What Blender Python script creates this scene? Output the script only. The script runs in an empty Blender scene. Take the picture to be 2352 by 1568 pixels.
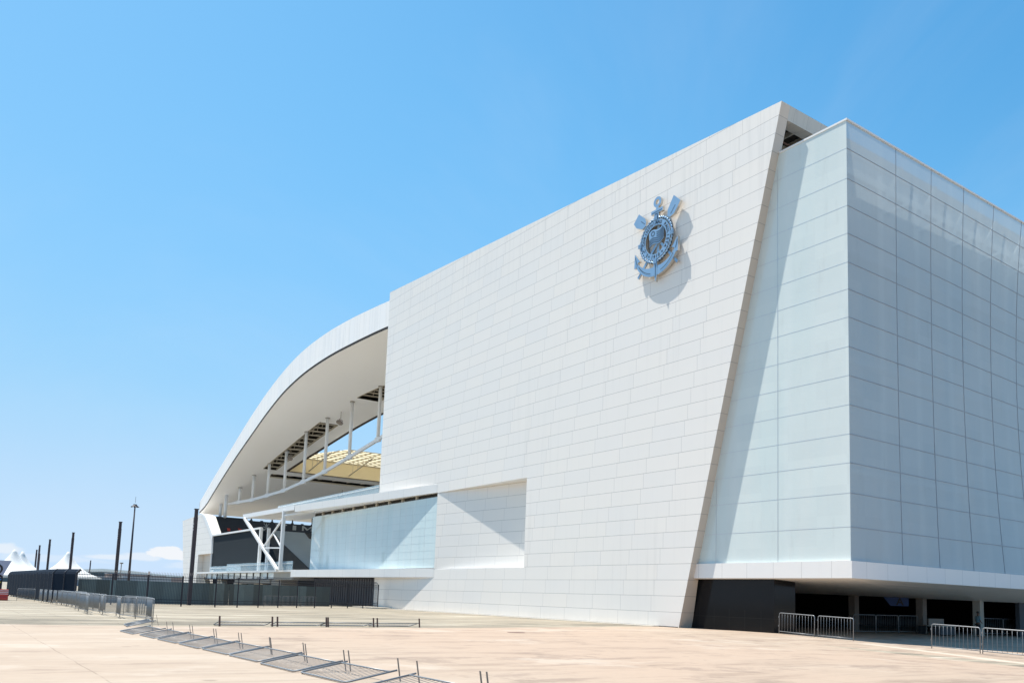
import bpy, bmesh, math, random
from mathutils import Vector, Matrix
random.seed(7)
S = bpy.context.scene
C = S.collection
R = math.radians
# ------------------------------------------------------------------ camera
yaw = math.atan2(2723, 1955); pitch = math.atan2(225, 1942); rho = math.atan(.0313)
hd = Vector((-math.sin(yaw), math.cos(yaw), 0)); zz = Vector((0, 0, 1))
fw = math.cos(pitch)*hd + math.sin(pitch)*zz
r0 = hd.cross(zz); u0 = r0.cross(fw)
rr = math.cos(rho)*r0 + math.sin(rho)*u0
uu = math.cos(rho)*u0 - math.sin(rho)*r0
cd = bpy.data.cameras.new('camera'); cam = bpy.data.objects.new('camera', cd); C.objects.link(cam)
cam.matrix_world = Matrix(((rr.x, uu.x, -fw.x, 0), (rr.y, uu.y, -fw.y, 0), (rr.z, uu.z, -fw.z, 1.7), (0, 0, 0, 1)))
cd.sensor_width = 36; cd.lens = 36*1942/2352
cd.shift_x = -78/2352; cd.shift_y = 364/2352
cd.clip_start = .1; cd.clip_end = 20000
S.camera = cam
# ------------------------------------------------------------------ light
SUNV = Vector((2.15, 1.0, -5.3))
W = bpy.data.worlds.new('World'); S.world = W; W.use_nodes = True
wn = W.node_tree.nodes; wl = W.node_tree.links
for n in list(wn): wn.remove(n)
wo = wn.new('ShaderNodeOutputWorld'); bg = wn.new('ShaderNodeBackground')
sky = wn.new('ShaderNodeTexSky'); sky.sky_type = 'NISHITA'; sky.sun_disc = False
sky.sun_elevation = R(65.9); sky.sun_rotation = math.atan2(-2.15, -1.0)
sky.altitude = 700; sky.air_density = 1.0; sky.dust_density = .6; sky.ozone_density = 2.2
bg.inputs[1].default_value = .10
EXPO = .60
def vmul(src, k):
    n = wn.new('ShaderNodeVectorMath'); n.operation = 'SCALE'; n.inputs['Scale'].default_value = k; wl.new(src, n.inputs[0]); return n.outputs[0]
# camera-like tone of the sky: the bright band at the horizon is compressed instead of burning out
hs = wn.new('ShaderNodeRGBCurve'); wl.new(vmul(sky.outputs[0], .10), hs.inputs['Color'])
for ch, pts in ((0, [(0, 0), (.10, .088), (.15, .185), (.23, .30), (.42, .50), (.75, .60), (1, .64)]),
                (1, [(0, 0), (.19, .40), (.265, .555), (.40, .66), (.60, .74), (1, .82)]),
                (2, [(0, 0), (.36, .80), (.50, .975), (.70, .985), (1, .985)])):
    cv = hs.mapping.curves[ch]
    for i, p in enumerate(pts):
        if i < 2 and i == 0: cv.points[0].location = p
        elif i == len(pts)-1: cv.points[1].location = p
    for p in pts[1:-1]: cv.points.new(*p)
hs.mapping.update()
# low cumulus clouds near the horizon
tc = wn.new('ShaderNodeTexCoord'); sp = wn.new('ShaderNodeSeparateXYZ'); wl.new(tc.outputs['Generated'], sp.inputs[0])
def wm(op, a, b=None, c=None):
    n = wn.new('ShaderNodeMath'); n.operation = op
    for i, v in enumerate((a, b, c)):
        if v is None: continue
        if isinstance(v, (int, float)): n.inputs[i].default_value = v
        else: wl.new(v, n.inputs[i])
    return n.outputs[0]
az = wm('ARCTAN2', sp.outputs[0], sp.outputs[1])
cmb = wn.new('ShaderNodeCombineXYZ'); wl.new(az, cmb.inputs[0]); wl.new(wm('MULTIPLY', sp.outputs[2], 2.4), cmb.inputs[1]); cmb.inputs[2].default_value = 3.7
nz = wn.new('ShaderNodeTexNoise'); nz.inputs['Scale'].default_value = 26; nz.inputs['Detail'].default_value = 7; nz.inputs['Roughness'].default_value = .55
wl.new(cmb.outputs[0], nz.inputs['Vector'])
def ramp(v, a, b):
    n = wn.new('ShaderNodeMapRange'); n.interpolation_type = 'SMOOTHSTEP'; n.inputs[1].default_value = a; n.inputs[2].default_value = b
    wl.new(v, n.inputs[0]); return n.outputs[0]
nd = wm('MULTIPLY', wm('SUBTRACT', nz.outputs[0], .5), 1.9)
def puff(a0, z0, wa, wz, dens):     # one cumulus: flat-based ellipse broken up by noise
    da = wm('DIVIDE', wm('SUBTRACT', az, a0), wa); dz = wm('DIVIDE', wm('SUBTRACT', sp.outputs[2], z0), wz)
    d = wm('SQRT', wm('ADD', wm('MULTIPLY', da, da), wm('MULTIPLY', dz, dz)))
    return wm('MULTIPLY', ramp(wm('ADD', wm('SUBTRACT', 1, d), nd), .0, .55), dens)
cl = ramp(puff(-1.362, .0335, .027, .0100, 1.0), .25, .75)
for q in ((-1.385, .0300, .028, .0055, .6), (-1.425, .0285, .030, .0040, .6), (-1.520, .0330, .026, .0065, .65), (-1.47, .0245, .07, .0050, .3), (-1.33, .0240, .06, .0060, .35)): cl = wm('MAXIMUM', cl, puff(*q))
mx = wn.new('ShaderNodeMix'); mx.data_type = 'RGBA'; 
nc = wn.new('ShaderNodeTexNoise'); nc.inputs['Scale'].default_value = 1.7; nc.inputs['Detail'].default_value = 6; nc.inputs['Roughness'].default_value = .62; nc.inputs['Distortion'].default_value = .6
wl.new(tc.outputs['Generated'], nc.inputs['Vector'])
cl = wm('MAXIMUM', cl, wm('MULTIPLY', ramp(nc.outputs[0], .45, .75), .09))
wl.new(cl, mx.inputs['Factor']); wl.new(hs.outputs[0], mx.inputs['A']); mx.inputs['B'].default_value = (.90, .93, .97, 1)
wl.new(vmul(mx.outputs['Result'], 1/(.10*2**EXPO)), bg.inputs[0]); wl.new(bg.outputs[0], wo.inputs[0])
sd = bpy.data.lights.new('sun', 'SUN'); sd.energy = 5.0; sd.angle = R(.53); sd.color = (1, .945, .86)
so = bpy.data.objects.new('sun', sd); C.objects.link(so); so.rotation_euler = SUNV.to_track_quat('-Z', 'Y').to_euler(); so.location = (-40, -20, 90)
S.view_settings.view_transform = 'Standard'; S.view_settings.look = 'None'; S.view_settings.gamma = 1
S.view_settings.exposure = EXPO
S.cycles.max_bounces = 8; S.cycles.glossy_bounces = 4; S.cycles.transparent_max_bounces = 12
# ------------------------------------------------------------------ materials
class NT:
    def __init__(s, name):
        s.m = bpy.data.materials.new(name); s.m.use_nodes = True; s.n = s.m.node_tree.nodes; s.l = s.m.node_tree.links
        s.b = s.n['Principled BSDF']
    def new(s, t): return s.n.new(t)
    def put(s, v, sock):
        if isinstance(v, (int, float)): sock.default_value = v
        elif isinstance(v, tuple): sock.default_value = v if len(v) == 4 or sock.type == 'VECTOR' else v+(1,)
        else: s.l.new(v, sock)
    def math(s, op, a, b=None, c=None):
        n = s.new('ShaderNodeMath'); n.operation = op
        for i, v in enumerate((a, b, c)):
            if v is not None: s.put(v, n.inputs[i])
        return n.outputs[0]
    def mix(s, f, a, b):
        n = s.new('ShaderNodeMix'); n.data_type = 'RGBA'; s.put(f, n.inputs['Factor']); s.put(a, n.inputs['A']); s.put(b, n.inputs['B']); return n.outputs['Result']
    def mapr(s, v, a, b, c=0., d=1., smooth=True):
        n = s.new('ShaderNodeMapRange'); n.interpolation_type = 'SMOOTHSTEP' if smooth else 'LINEAR'
        s.put(v, n.inputs[0]); n.inputs[1].default_value = a; n.inputs[2].default_value = b; n.inputs[3].default_value = c; n.inputs[4].default_value = d
        return n.outputs[0]
    def pos(s):
        g = s.new('ShaderNodeNewGeometry'); x = s.new('ShaderNodeSeparateXYZ'); s.l.new(g.outputs['Position'], x.inputs[0]); return g.outputs['Position'], x.outputs
    def scaled(s, vec, sc):
        n = s.new('ShaderNodeVectorMath'); n.operation = 'MULTIPLY'; s.l.new(vec, n.inputs[0]); n.inputs[1].default_value = sc; return n.outputs[0]
    def noise(s, vec, scale, detail=4, rough=.55):
        n = s.new('ShaderNodeTexNoise'); n.inputs['Scale'].default_value = scale; n.inputs['Detail'].default_value = detail; n.inputs['Roughness'].default_value = rough
        if vec is not None: s.l.new(vec, n.inputs['Vector'])
        return n.outputs[0]
    def wnoise(s, a, b=0.):
        c = s.new('ShaderNodeCombineXYZ'); s.put(a, c.inputs[0]); s.put(b, c.inputs[1])
        n = s.new('ShaderNodeTexWhiteNoise'); s.l.new(c.outputs[0], n.inputs[0]); return n.outputs[0]
    def bump(s, h, strength=.3, dist=.02):
        n = s.new('ShaderNodeBump'); n.inputs['Strength'].default_value = strength; n.inputs['Distance'].default_value = dist
        s.put(h, n.inputs['Height']); s.l.new(n.outputs[0], s.b.inputs['Normal'])

def plain(name, col, rough=.6, metal=0., var=.12, scale=1.5, spec=.5):
    t = NT(name); p, _ = t.pos()
    n = t.noise(p, scale, 5, .6)
    a = tuple(c*(1-var) for c in col); b = tuple(min(1, c*(1+var)) for c in col)
    t.put(t.mix(n, a, b), t.b.inputs['Base Color']); t.b.inputs['Roughness'].default_value = rough
    t.b.inputs['Metallic'].default_value = metal; t.b.inputs['Specular IOR Level'].default_value = spec
    return t.m

def joint(t, f, width, size):       # f in 0..1 inside a panel of the given size -> 1 on the joint
    return t.math('LESS_THAN', t.math('MULTIPLY', f, size), width)

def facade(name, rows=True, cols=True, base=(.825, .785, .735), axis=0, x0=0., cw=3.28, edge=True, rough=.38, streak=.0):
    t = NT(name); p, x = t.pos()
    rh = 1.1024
    rz = t.math('DIVIDE', t.math('SUBTRACT', x[2], 1.01), rh)
    row = t.math('FLOOR', rz); fz = t.math('FRACT', rz)
    if edge:
        e = t.math('MULTIPLY_ADD', t.math('MULTIPLY_ADD', row, rh, 1.01), .256, -41.68-3.02)
        xj = t.math('ADD', t.math('DIVIDE', t.math('SUBTRACT', e, x[axis]), cw), 1)
    else:
        xj = t.math('DIVIDE', t.math('SUBTRACT', x[axis], x0), cw)
    col = t.math('FLOOR', xj); fx = t.math('FRACT', xj)
    j = 0.
    if rows: j = t.math('MULTIPLY', joint(t, fz, .034, rh), .52)
    if cols:
        jc = t.math('MULTIPLY', joint(t, fx, .034, cw), .34)
        j = t.math('MAXIMUM', j, jc) if rows else jc
    v = t.wnoise(row if rows else 0., col if cols else 0.)
    v2 = t.wnoise(t.math('ADD', row, 31.) if rows else 5., col if cols else 0.)
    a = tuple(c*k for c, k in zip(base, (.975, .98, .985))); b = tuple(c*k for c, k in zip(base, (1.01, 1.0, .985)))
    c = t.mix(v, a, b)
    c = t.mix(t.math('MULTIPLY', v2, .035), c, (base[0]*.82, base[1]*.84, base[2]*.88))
    # weather streaks running down the sheets, stronger below the roof edge
    st = t.noise(t.scaled(p, (2.2, 2.2, .09)), 1.0, 5, .6)
    big = t.noise(p, .09, 3, .5)
    f = t.math('MULTIPLY', t.mapr(st, .5, .78), t.math('MULTIPLY', t.mapr(big, .4, .7), .10+streak))
    c = t.mix(f, c, tuple(q*.62 for q in base))
    if streak > 0:
        top = t.mapr(t.math('ADD', x[2], t.math('MULTIPLY', t.math('ADD', x[0], 60), .064)), 27, 36)
        c = t.mix(t.math('MULTIPLY', t.math('MULTIPLY', top, t.mapr(st, .45, .66)), .13), c, (.42, .41, .40))
    # splash dirt at the foot
    c = t.mix(t.math('MULTIPLY', t.mapr(x[2], .9, 0.), t.math('MULTIPLY', t.noise(p, 1.3, 5), .36)), c, (.50, .44, .37))
    c = t.mix(j, c, (.16, .155, .15))
    t.put(c, t.b.inputs['Base Color']); t.b.inputs['Roughness'].default_value = rough
    t.b.inputs['Specular IOR Level'].default_value = .45
    # slight oil-canning of the sheet metal
    t.bump(t.noise(p, .55, 2, .4), .12, .08)
    return t.m

M = {}
M['panel'] = facade('white_composite_panels', streak=.12)
M['panel_warm_shade'] = facade('white_panels_painted_shade', cols=False, edge=False, base=(.63, .55, .465))  # white sheets with shade and warm ground bounce painted into the base colour
M['panel_beam'] = facade('weathered_white_panels', rows=False, edge=False, axis=1, x0=41.4, cw=1.35, base=(.55, .54, .50), streak=1.2)
M['panel_strip'] = facade('white_panels_band', rows=False, edge=False, axis=0, x0=-76.9, cw=3.3, base=(.82, .795, .76))
M['panel_strip_y'] = facade('white_panels_band_side', rows=False, edge=False, axis=1, x0=43.24, cw=2.09, base=(.92, .85, .80))
M['panel_strip_f'] = facade('white_panels_band_front', rows=False, edge=False, axis=0, x0=-29.93, cw=2.09, base=(.83, .80, .765))
M['roofskin'] = facade('roof_fascia_panels', rows=False, edge=False, axis=0, x0=0, cw=1.6, base=(.93, .89, .85), streak=.5)
M['soffit'] = plain('roof_soffit', (.92, .93, .94), .3, 0, .03, .1)
M['soffit_entry'] = plain('entrance_soffit', (.92, .86, .78), .5, 0, .05, .3)
M['white'] = plain('white_painted_steel', (.78, .78, .77), .4, 0, .04, 2)
M['cream'] = plain('cream_fascia', (.72, .62, .42), .5, 0, .05, .3)
M['beige'] = plain('beige_steel', (.50, .45, .36), .5, 0, .08, 1)
M['darkline'] = plain('dark_gutter', (.07, .055, .045), .7, 0, .3, 3)
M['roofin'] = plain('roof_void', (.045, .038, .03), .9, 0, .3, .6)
M['dark'] = plain('interior_painted_shade', (.012, .013, .016), .8, 0, .25, .5)  # interior walls: deep shade put into a near-black base colour
M['navy'] = plain('dark_navy_panel', (.020, .028, .042), .55, 0, .15, .5)
M['screen'] = plain('dark_screen_panel', (.022, .030, .037), .9, 0, .04, .2, .12)
M['steel'] = plain('galvanised_steel', (.23, .24, .25), .46, .4, .22, 6)
M['rust'] = plain('rusty_steel', (.15, .085, .065), .75, .2, .35, 9)
M['footgrey'] = plain('worn_grey_foot', (.27, .235, .205), .7, .3, .35, 9)
M['post'] = plain('dark_painted_steel', (.045, .035, .042), .55, .1, .2, 3)
M['fence'] = plain('black_fence_paint', (.022, .022, .032), .5, .1, .2, 3)
M['fabric'] = plain('dark_shade_cloth', (.013, .021, .034), .9, 0, .15, .35, .05)
M['hoard'] = None
M['tent'] = plain('white_tent_membrane', (.66, .66, .64), .6, 0, .03, .5)
M['concrete'] = plain('grey_concrete', (.38, .35, .30), .8, 0, .15, .8)
M['red'] = plain('orange_red_plastic', (.55, .05, .03), .45, 0, .15, 2)
M['whitep'] = plain('white_reflective_tape', (.75, .75, .78), .5, 0, .05, 2)
M['black'] = plain('black_paint', (.012, .012, .014), .5, 0, .1, 2)
M['signw'] = plain('lilac_white_sign', (.42, .44, .55), .5, 0, .05, 2)
M['blue'] = plain('blue_paint', (.01, .22, .50), .5, 0, .05, 2)
M['yellow'] = plain('yellow_paint', (.60, .48, .05), .5, 0, .05, 2)
M['orange'] = plain('orange_paint', (.40, .10, .05), .5, 0, .05, 2)
M['banner'] = plain('dark_blue_banner', (.01, .06, .22), .5, 0, .05, 2)
M['seat'] = plain('grey_seats', (.50, .54, .55), .5, 0, .1, .5)
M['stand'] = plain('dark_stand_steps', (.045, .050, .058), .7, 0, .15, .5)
M['letter'] = plain('grey_white_letters', (.42, .44, .44), .5, 0, .05, 1)
M['skin'] = plain('skin', (.16, .085, .055), .6, 0, .05, 5)
M['shirt'] = plain('pale_blue_shirt', (.16, .28, .33), .8, 0, .1, 6)
M['trouser'] = plain('dark_trousers', (.015, .016, .022), .8, 0, .1, 6)
M['hair'] = plain('dark_hair', (.01, .009, .008), .7, 0, .1, 6)
M['embsteel'] = plain('brushed_steel_sides', (.62, .58, .52), .28, .9, .06, 3)

def glassy(name, base, tint, rough=.04, wav=.25, spec=.6, cell=(2.07, 0)):
    t = NT(name); p, x = t.pos()
    n = t.noise(t.scaled(p, (.35, .35, .06)), 1.0, 3, .5)
    c = t.mix(t.mapr(n, .3, .7), base, tint)
    # frit density differs a little from sheet to sheet, with paler edges beside the joints
    v = t.wnoise(t.math('FLOOR', t.math('DIVIDE', x[cell[1]], cell[0])), t.math('FLOOR', t.math('DIVIDE', x[2], 1.75)))
    c = t.mix(t.math('MULTIPLY', v, .10), c, (.30, .36, .40))
    ed = t.math('ABSOLUTE', t.math('SUBTRACT', t.math('FRACT', t.math('DIVIDE', x[cell[1]], cell[0]*2)), .5))
    c = t.mix(t.math('MULTIPLY', t.mapr(ed, .38, .47), .18), c, (.72, .76, .74))
    dirt = t.noise(t.scaled(p, (1.5, 1.5, .25)), 1.0, 5, .65)
    c = t.mix(t.math('MULTIPLY', t.mapr(dirt, .52, .8), .16), c, (.36, .36, .33))
    t.put(c, t.b.inputs['Base Color']); t.b.inputs['Roughness'].default_value = rough
    t.b.inputs['Specular IOR Level'].default_value = spec
    t.bump(t.noise(p, .32, 2, .4), wav, .10)
    return t.m
M['glass_front'] = glassy('fritted_glass_front', (.62, .70, .68), (.67, .72, .69), cell=(2.07, 0))
M['glass_side'] = glassy('fritted_glass_side', (.57, .63, .655), (.63, .66, .655), rough=.02, wav=.22, spec=1.0, cell=(2.07, 1))
def see_through(m, k, col):
    n = m.node_tree.nodes; l = m.node_tree.links; out = n['Material Output']; b = n['Principled BSDF']
    tr = n.new('ShaderNodeBsdfTransparent'); tr.inputs[0].default_value = (.80, .88, .90, 1)
    tl = n.new('ShaderNodeBsdfTranslucent'); tl.inputs[0].default_value = col
    m1 = n.new('ShaderNodeMixShader'); m1.inputs[0].default_value = .13; l.new(b.outputs[0], m1.inputs[1]); l.new(tl.outputs[0], m1.inputs[2])
    m2 = n.new('ShaderNodeMixShader'); m2.inputs[0].default_value = k; l.new(m1.outputs[0], m2.inputs[1]); l.new(tr.outputs[0], m2.inputs[2])
    l.new(m2.outputs[0], out.inputs[0])
see_through(M['glass_side'], .22, (.62, .68, .68, 1))
M['glass_left'] = glassy('pale_blue_glazing', (.60, .72, .72), (.66, .75, .74), rough=.03, wav=.008, cell=(1.5, 0), spec=.8)
M['bar_light'] = plain('aluminium_transom', (.55, .56, .58), .35, .6, .05, 2)
M['bar_dark'] = plain('dark_glazing_joint', (.30, .33, .38), .5, .1, .1, 2)
M['inner'] = plain('pale_inner_wall', (.55, .56, .55), .7, 0, .08, .3)
def granite():
    t = NT('black_polished_granite'); p, x = t.pos()
    c = t.mix(t.noise(p, 40, 3), (.006, .0065, .008), (.02, .02, .021))
    fx = t.math('FRACT', t.math('DIVIDE', x[0], 1.32)); fz = t.math('FRACT', t.math('DIVIDE', t.math('ADD', x[2], .65), 1.5))
    j = t.math('MAXIMUM', joint(t, fx, .018, 1.32), joint(t, fz, .018, 1.5))
    c = t.mix(t.math('MULTIPLY', t.math('MULTIPLY', j, t.mapr(x[2], 1.5, 1.3)), .45), c, (.06, .055, .05))
    t.put(c, t.b.inputs['Base Color']); t.b.inputs['Roughness'].default_value = .09; t.b.inputs['Specular IOR Level'].default_value = .16
    return t.m
M['granite'] = granite()
def clear():
    t = NT('clear_balustrade_glass')
    t.b.inputs['Base Color'].default_value = (.55, .72, .80, 1); t.b.inputs['Roughness'].default_value = .05
    t.b.inputs['Alpha'].default_value = .32
    return t.m
M['clear'] = clear()
def membrane():
    t = NT('translucent_roof_sheets')
    n = t.n; l = t.l
    tr = n.new('ShaderNodeBsdfTranslucent'); tr.inputs[0].default_value = (.90, .80, .55, 1)
    df = n.new('ShaderNodeBsdfDiffuse'); df.inputs[0].default_value = (.75, .72, .62, 1)
    mxs = n.new('ShaderNodeMixShader'); mxs.inputs[0].default_value = .35
    l.new(tr.outputs[0], mxs.inputs[1]); l.new(df.outputs[0], mxs.inputs[2])
    l.new(mxs.outputs[0], n['Material Output'].inputs[0])
    return t.m
M['membrane'] = membrane()
def hoard():
    t = NT('green_grey_hoarding'); p, x = t.pos()
    k = t.wnoise(t.math('FLOOR', t.math('DIVIDE', x[1], 1.15)), t.math('FLOOR', t.math('DIVIDE', x[0], 6.)))
    c = t.mix(k, (.065, .088, .086), (.20, .28, .29))
    c = t.mix(t.math('MULTIPLY', t.noise(p, .8, 5), .5), c, (.05, .06, .055))
    t.put(c, t.b.inputs['Base Color']); t.b.inputs['Roughness'].default_value = .7; return t.m
M['hoard'] = hoard()
def emblem_sky_reflection():  # blue sky reflection of the polished steel, painted as base colour
    t = NT('steel_face_painted_sky_reflection'); p, x = t.pos()
    t.put(t.mix(t.noise(p, 1.2, 3), (.20, .35, .54), (.27, .43, .60)), t.b.inputs['Base Color'])
    t.b.inputs['Roughness'].default_value = .30; t.b.inputs['Metallic'].default_value = .15
    return t.m
M['emb'] = emblem_sky_reflection()

def paving(name, pink):
    t = NT(name); p, x = t.pos()
    L = t.noise(p, .035, 4, .55)
    # broad soft stains elongated along the plaza
    st = t.noise(t.scaled(p, (.28, .10, 1)), 1.0, 6, .62)
    fine = t.noise(p, 2.6, 6, .7)
    grit = t.noise(p, 22., 4, .7)
    sw = t.noise(t.scaled(p, (1.9, .16, 1)), 1.0, 6, .68)
    if pink:
        c = t.mix(t.mapr(L, .35, .65), (.365, .283, .215), (.39, .31, .238))
        c = t.mix(t.math('MULTIPLY', t.mapr(st, .48, .66), .55), c, (.45, .375, .30))
        c = t.mix(t.math('MULTIPLY', t.mapr(sw, .50, .68), t.mapr(x[1], 2., 9., .12, .62)), c, (.19, .15, .12))
        c = t.mix(t.math('MULTIPLY', t.mapr(x[1], 5, 16), t.mapr(L, .38, .55)), c, (.392, .295, .222))
        # the corner by the gate is more worn
        far = t.math('MULTIPLY', t.mapr(x[1], 7, 26), t.mapr(x[0], -34, -12))
        far = t.math('MAXIMUM', far, t.math('MULTIPLY', t.mapr(x[1], 6.8, 12), .65))
        d = t.mapr(t.noise(t.scaled(p, (.75, .22, 1)), 1.0, 7, .7), .50, .68)
        c = t.mix(t.math('MULTIPLY', t.math('MULTIPLY', d, far), .75), c, (.20, .145, .11))
        tn = t.noise(t.scaled(p, (.42, .09, 1)), 1.7, 7, .72)
        c = t.mix(t.math('MULTIPLY', t.mapr(tn, .56, .66), .55), c, (.19, .14, .11))
    else:
        c = t.mix(t.mapr(L, .3, .7), (.31, .265, .198), (.36, .312, .24))
        c = t.mix(t.math('MULTIPLY', t.mapr(sw, .44, .62), .55), c, (.15, .13, .10))
        c = t.mix(t.math('MULTIPLY', t.mapr(st, .55, .7), .5), c, (.43, .385, .305))
        w = t.noise(t.scaled(p, (.62, .05, 1)), 1.3, 6, .72)
        c = t.mix(t.math('MULTIPLY', t.mapr(w, .50, .60), .75), c, (.10, .09, .07))
        w2 = t.noise(t.scaled(p, (.31, .035, 1)), 1.9, 5, .65)
        c = t.mix(t.math('MULTIPLY', t.mapr(w2, .56, .64), .7), c, (.52, .47, .38))
        vg = t.math('MULTIPLY', t.mapr(t.math('ABSOLUTE', t.math('ADD', x[0], 44.)), 5.0, 1.), t.mapr(t.noise(t.scaled(p, (.8, .2, 1)), 1.0, 5, .7), .46, .62))
        c = t.mix(t.math('MULTIPLY', vg, .65), c, (.11, .10, .075))
    c = t.mix(t.math('MULTIPLY', t.mapr(fine, .45, .75), .16), c, (.24, .20, .16))
    c = t.mix(t.math('MULTIPLY', t.mapr(grit, .62, .8), .18), c, (.16, .13, .11))
    # saw-cut joints, slightly wandering, partly filled with dirt
    wob = t.math('MULTIPLY', t.noise(p, .5, 3), .10)
    fill = t.mapr(t.noise(p, .9, 4), .35, .6, .25, 1.)
    if pink:
        jx = t.math('FRACT', t.math('DIVIDE', t.math('ADD', t.math('ADD', x[0], 16.65), wob), 5.35))
        jy = t.math('FRACT', t.math('DIVIDE', t.math('ADD', t.math('SUBTRACT', x[1], 2.74), wob), 7.25))
        j = t.math('MAXIMUM', t.math('MULTIPLY', joint(t, jx, .05, 5.35), .6), joint(t, jy, .035, 7.25))
        c = t.mix(t.math('MULTIPLY', t.math('MULTIPLY', j, fill), .42), c, (.14, .105, .08))
        bl = t.noise(p, .42, 8, .72)
        c = t.mix(t.math('MULTIPLY', t.math('MULTIPLY', t.mapr(bl, .53, .64), t.mapr(x[1], 5, 11, .15, 1.)), .55), c, (.22, .165, .13))
        b2 = t.noise(p, .23, 6, .65)
        c = t.mix(t.math('MULTIPLY', t.mapr(b2, .55, .66), .5), c, (.47, .40, .33))
        vo = t.new('ShaderNodeTexVoronoi'); vo.inputs['Scale'].default_value = .55; t.l.new(p, vo.inputs['Vector'])
        c = t.mix(t.math('MULTIPLY', t.mapr(vo.outputs['Distance'], .10, .05), t.math('MULTIPLY', fill, .5)), c, (.15, .115, .09))
        # a pale worn track towards the entrance and one old dark spill
        n1 = t.noise(p, 1.1, 5, .6)
        ln = t.math('ABSOLUTE', t.math('SUBTRACT', t.math('ADD', t.math('MULTIPLY', x[0], .305), t.math('MULTIPLY', x[1], .952)), 30.5))
        c = t.mix(t.math('MULTIPLY', t.math('MULTIPLY', t.mapr(t.math('ADD', ln, n1), 1.15, .55), t.mapr(x[0], -29, -25)), .8), c, (.52, .46, .37))
        ea = t.math('DIVIDE', t.math('ADD', x[0], 17.6), 2.2); eb_ = t.math('DIVIDE', t.math('SUBTRACT', t.math('ADD', x[1], t.math('MULTIPLY', x[0], .2)), 32.2), .9)
        dd = t.math('SQRT', t.math('ADD', t.math('MULTIPLY', ea, ea), t.math('MULTIPLY', eb_, eb_)))
        c = t.mix(t.math('MULTIPLY', t.mapr(t.math('ADD', dd, t.math('MULTIPLY', n1, 1.6)), 1.7, 1.2), .6), c, (.13, .105, .09))
    else:
        jx = t.math('FRACT', t.math('DIVIDE', t.math('ADD', x[0], wob), 6.1))
        jy = t.math('FRACT', t.math('DIVIDE', t.math('ADD', t.math('SUBTRACT', x[1], 4.05), wob), 1.47))
        j = t.math('MAXIMUM', joint(t, jx, .06, 6.1), t.math('MULTIPLY', joint(t, jy, .035, 1.47), t.mapr(x[1], 40, 10)))
        c = t.mix(t.math('MULTIPLY', t.math('MULTIPLY', j, fill), .6), c, (.10, .085, .07))
    t.put(c, t.b.inputs['Base Color']); t.b.inputs['Roughness'].default_value = .85
    t.b.inputs['Specular IOR Level'].default_value = .25
    t.bump(fine, .15, .01)
    return t.m
M['plaza'] = paving('terracotta_concrete', True)
M['pave'] = paving('weathered_concrete', False)
M['kerb'] = plain('pale_kerb_concrete', (.58, .53, .45), .8, 0, .1, 2)
M['hill'] = plain('distant_hill', (.10, .13, .14), .9, 0, .25, .01)
M['asphalt'] = plain('grey_asphalt', (.22, .205, .185), .9, 0, .1, .5)

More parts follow.
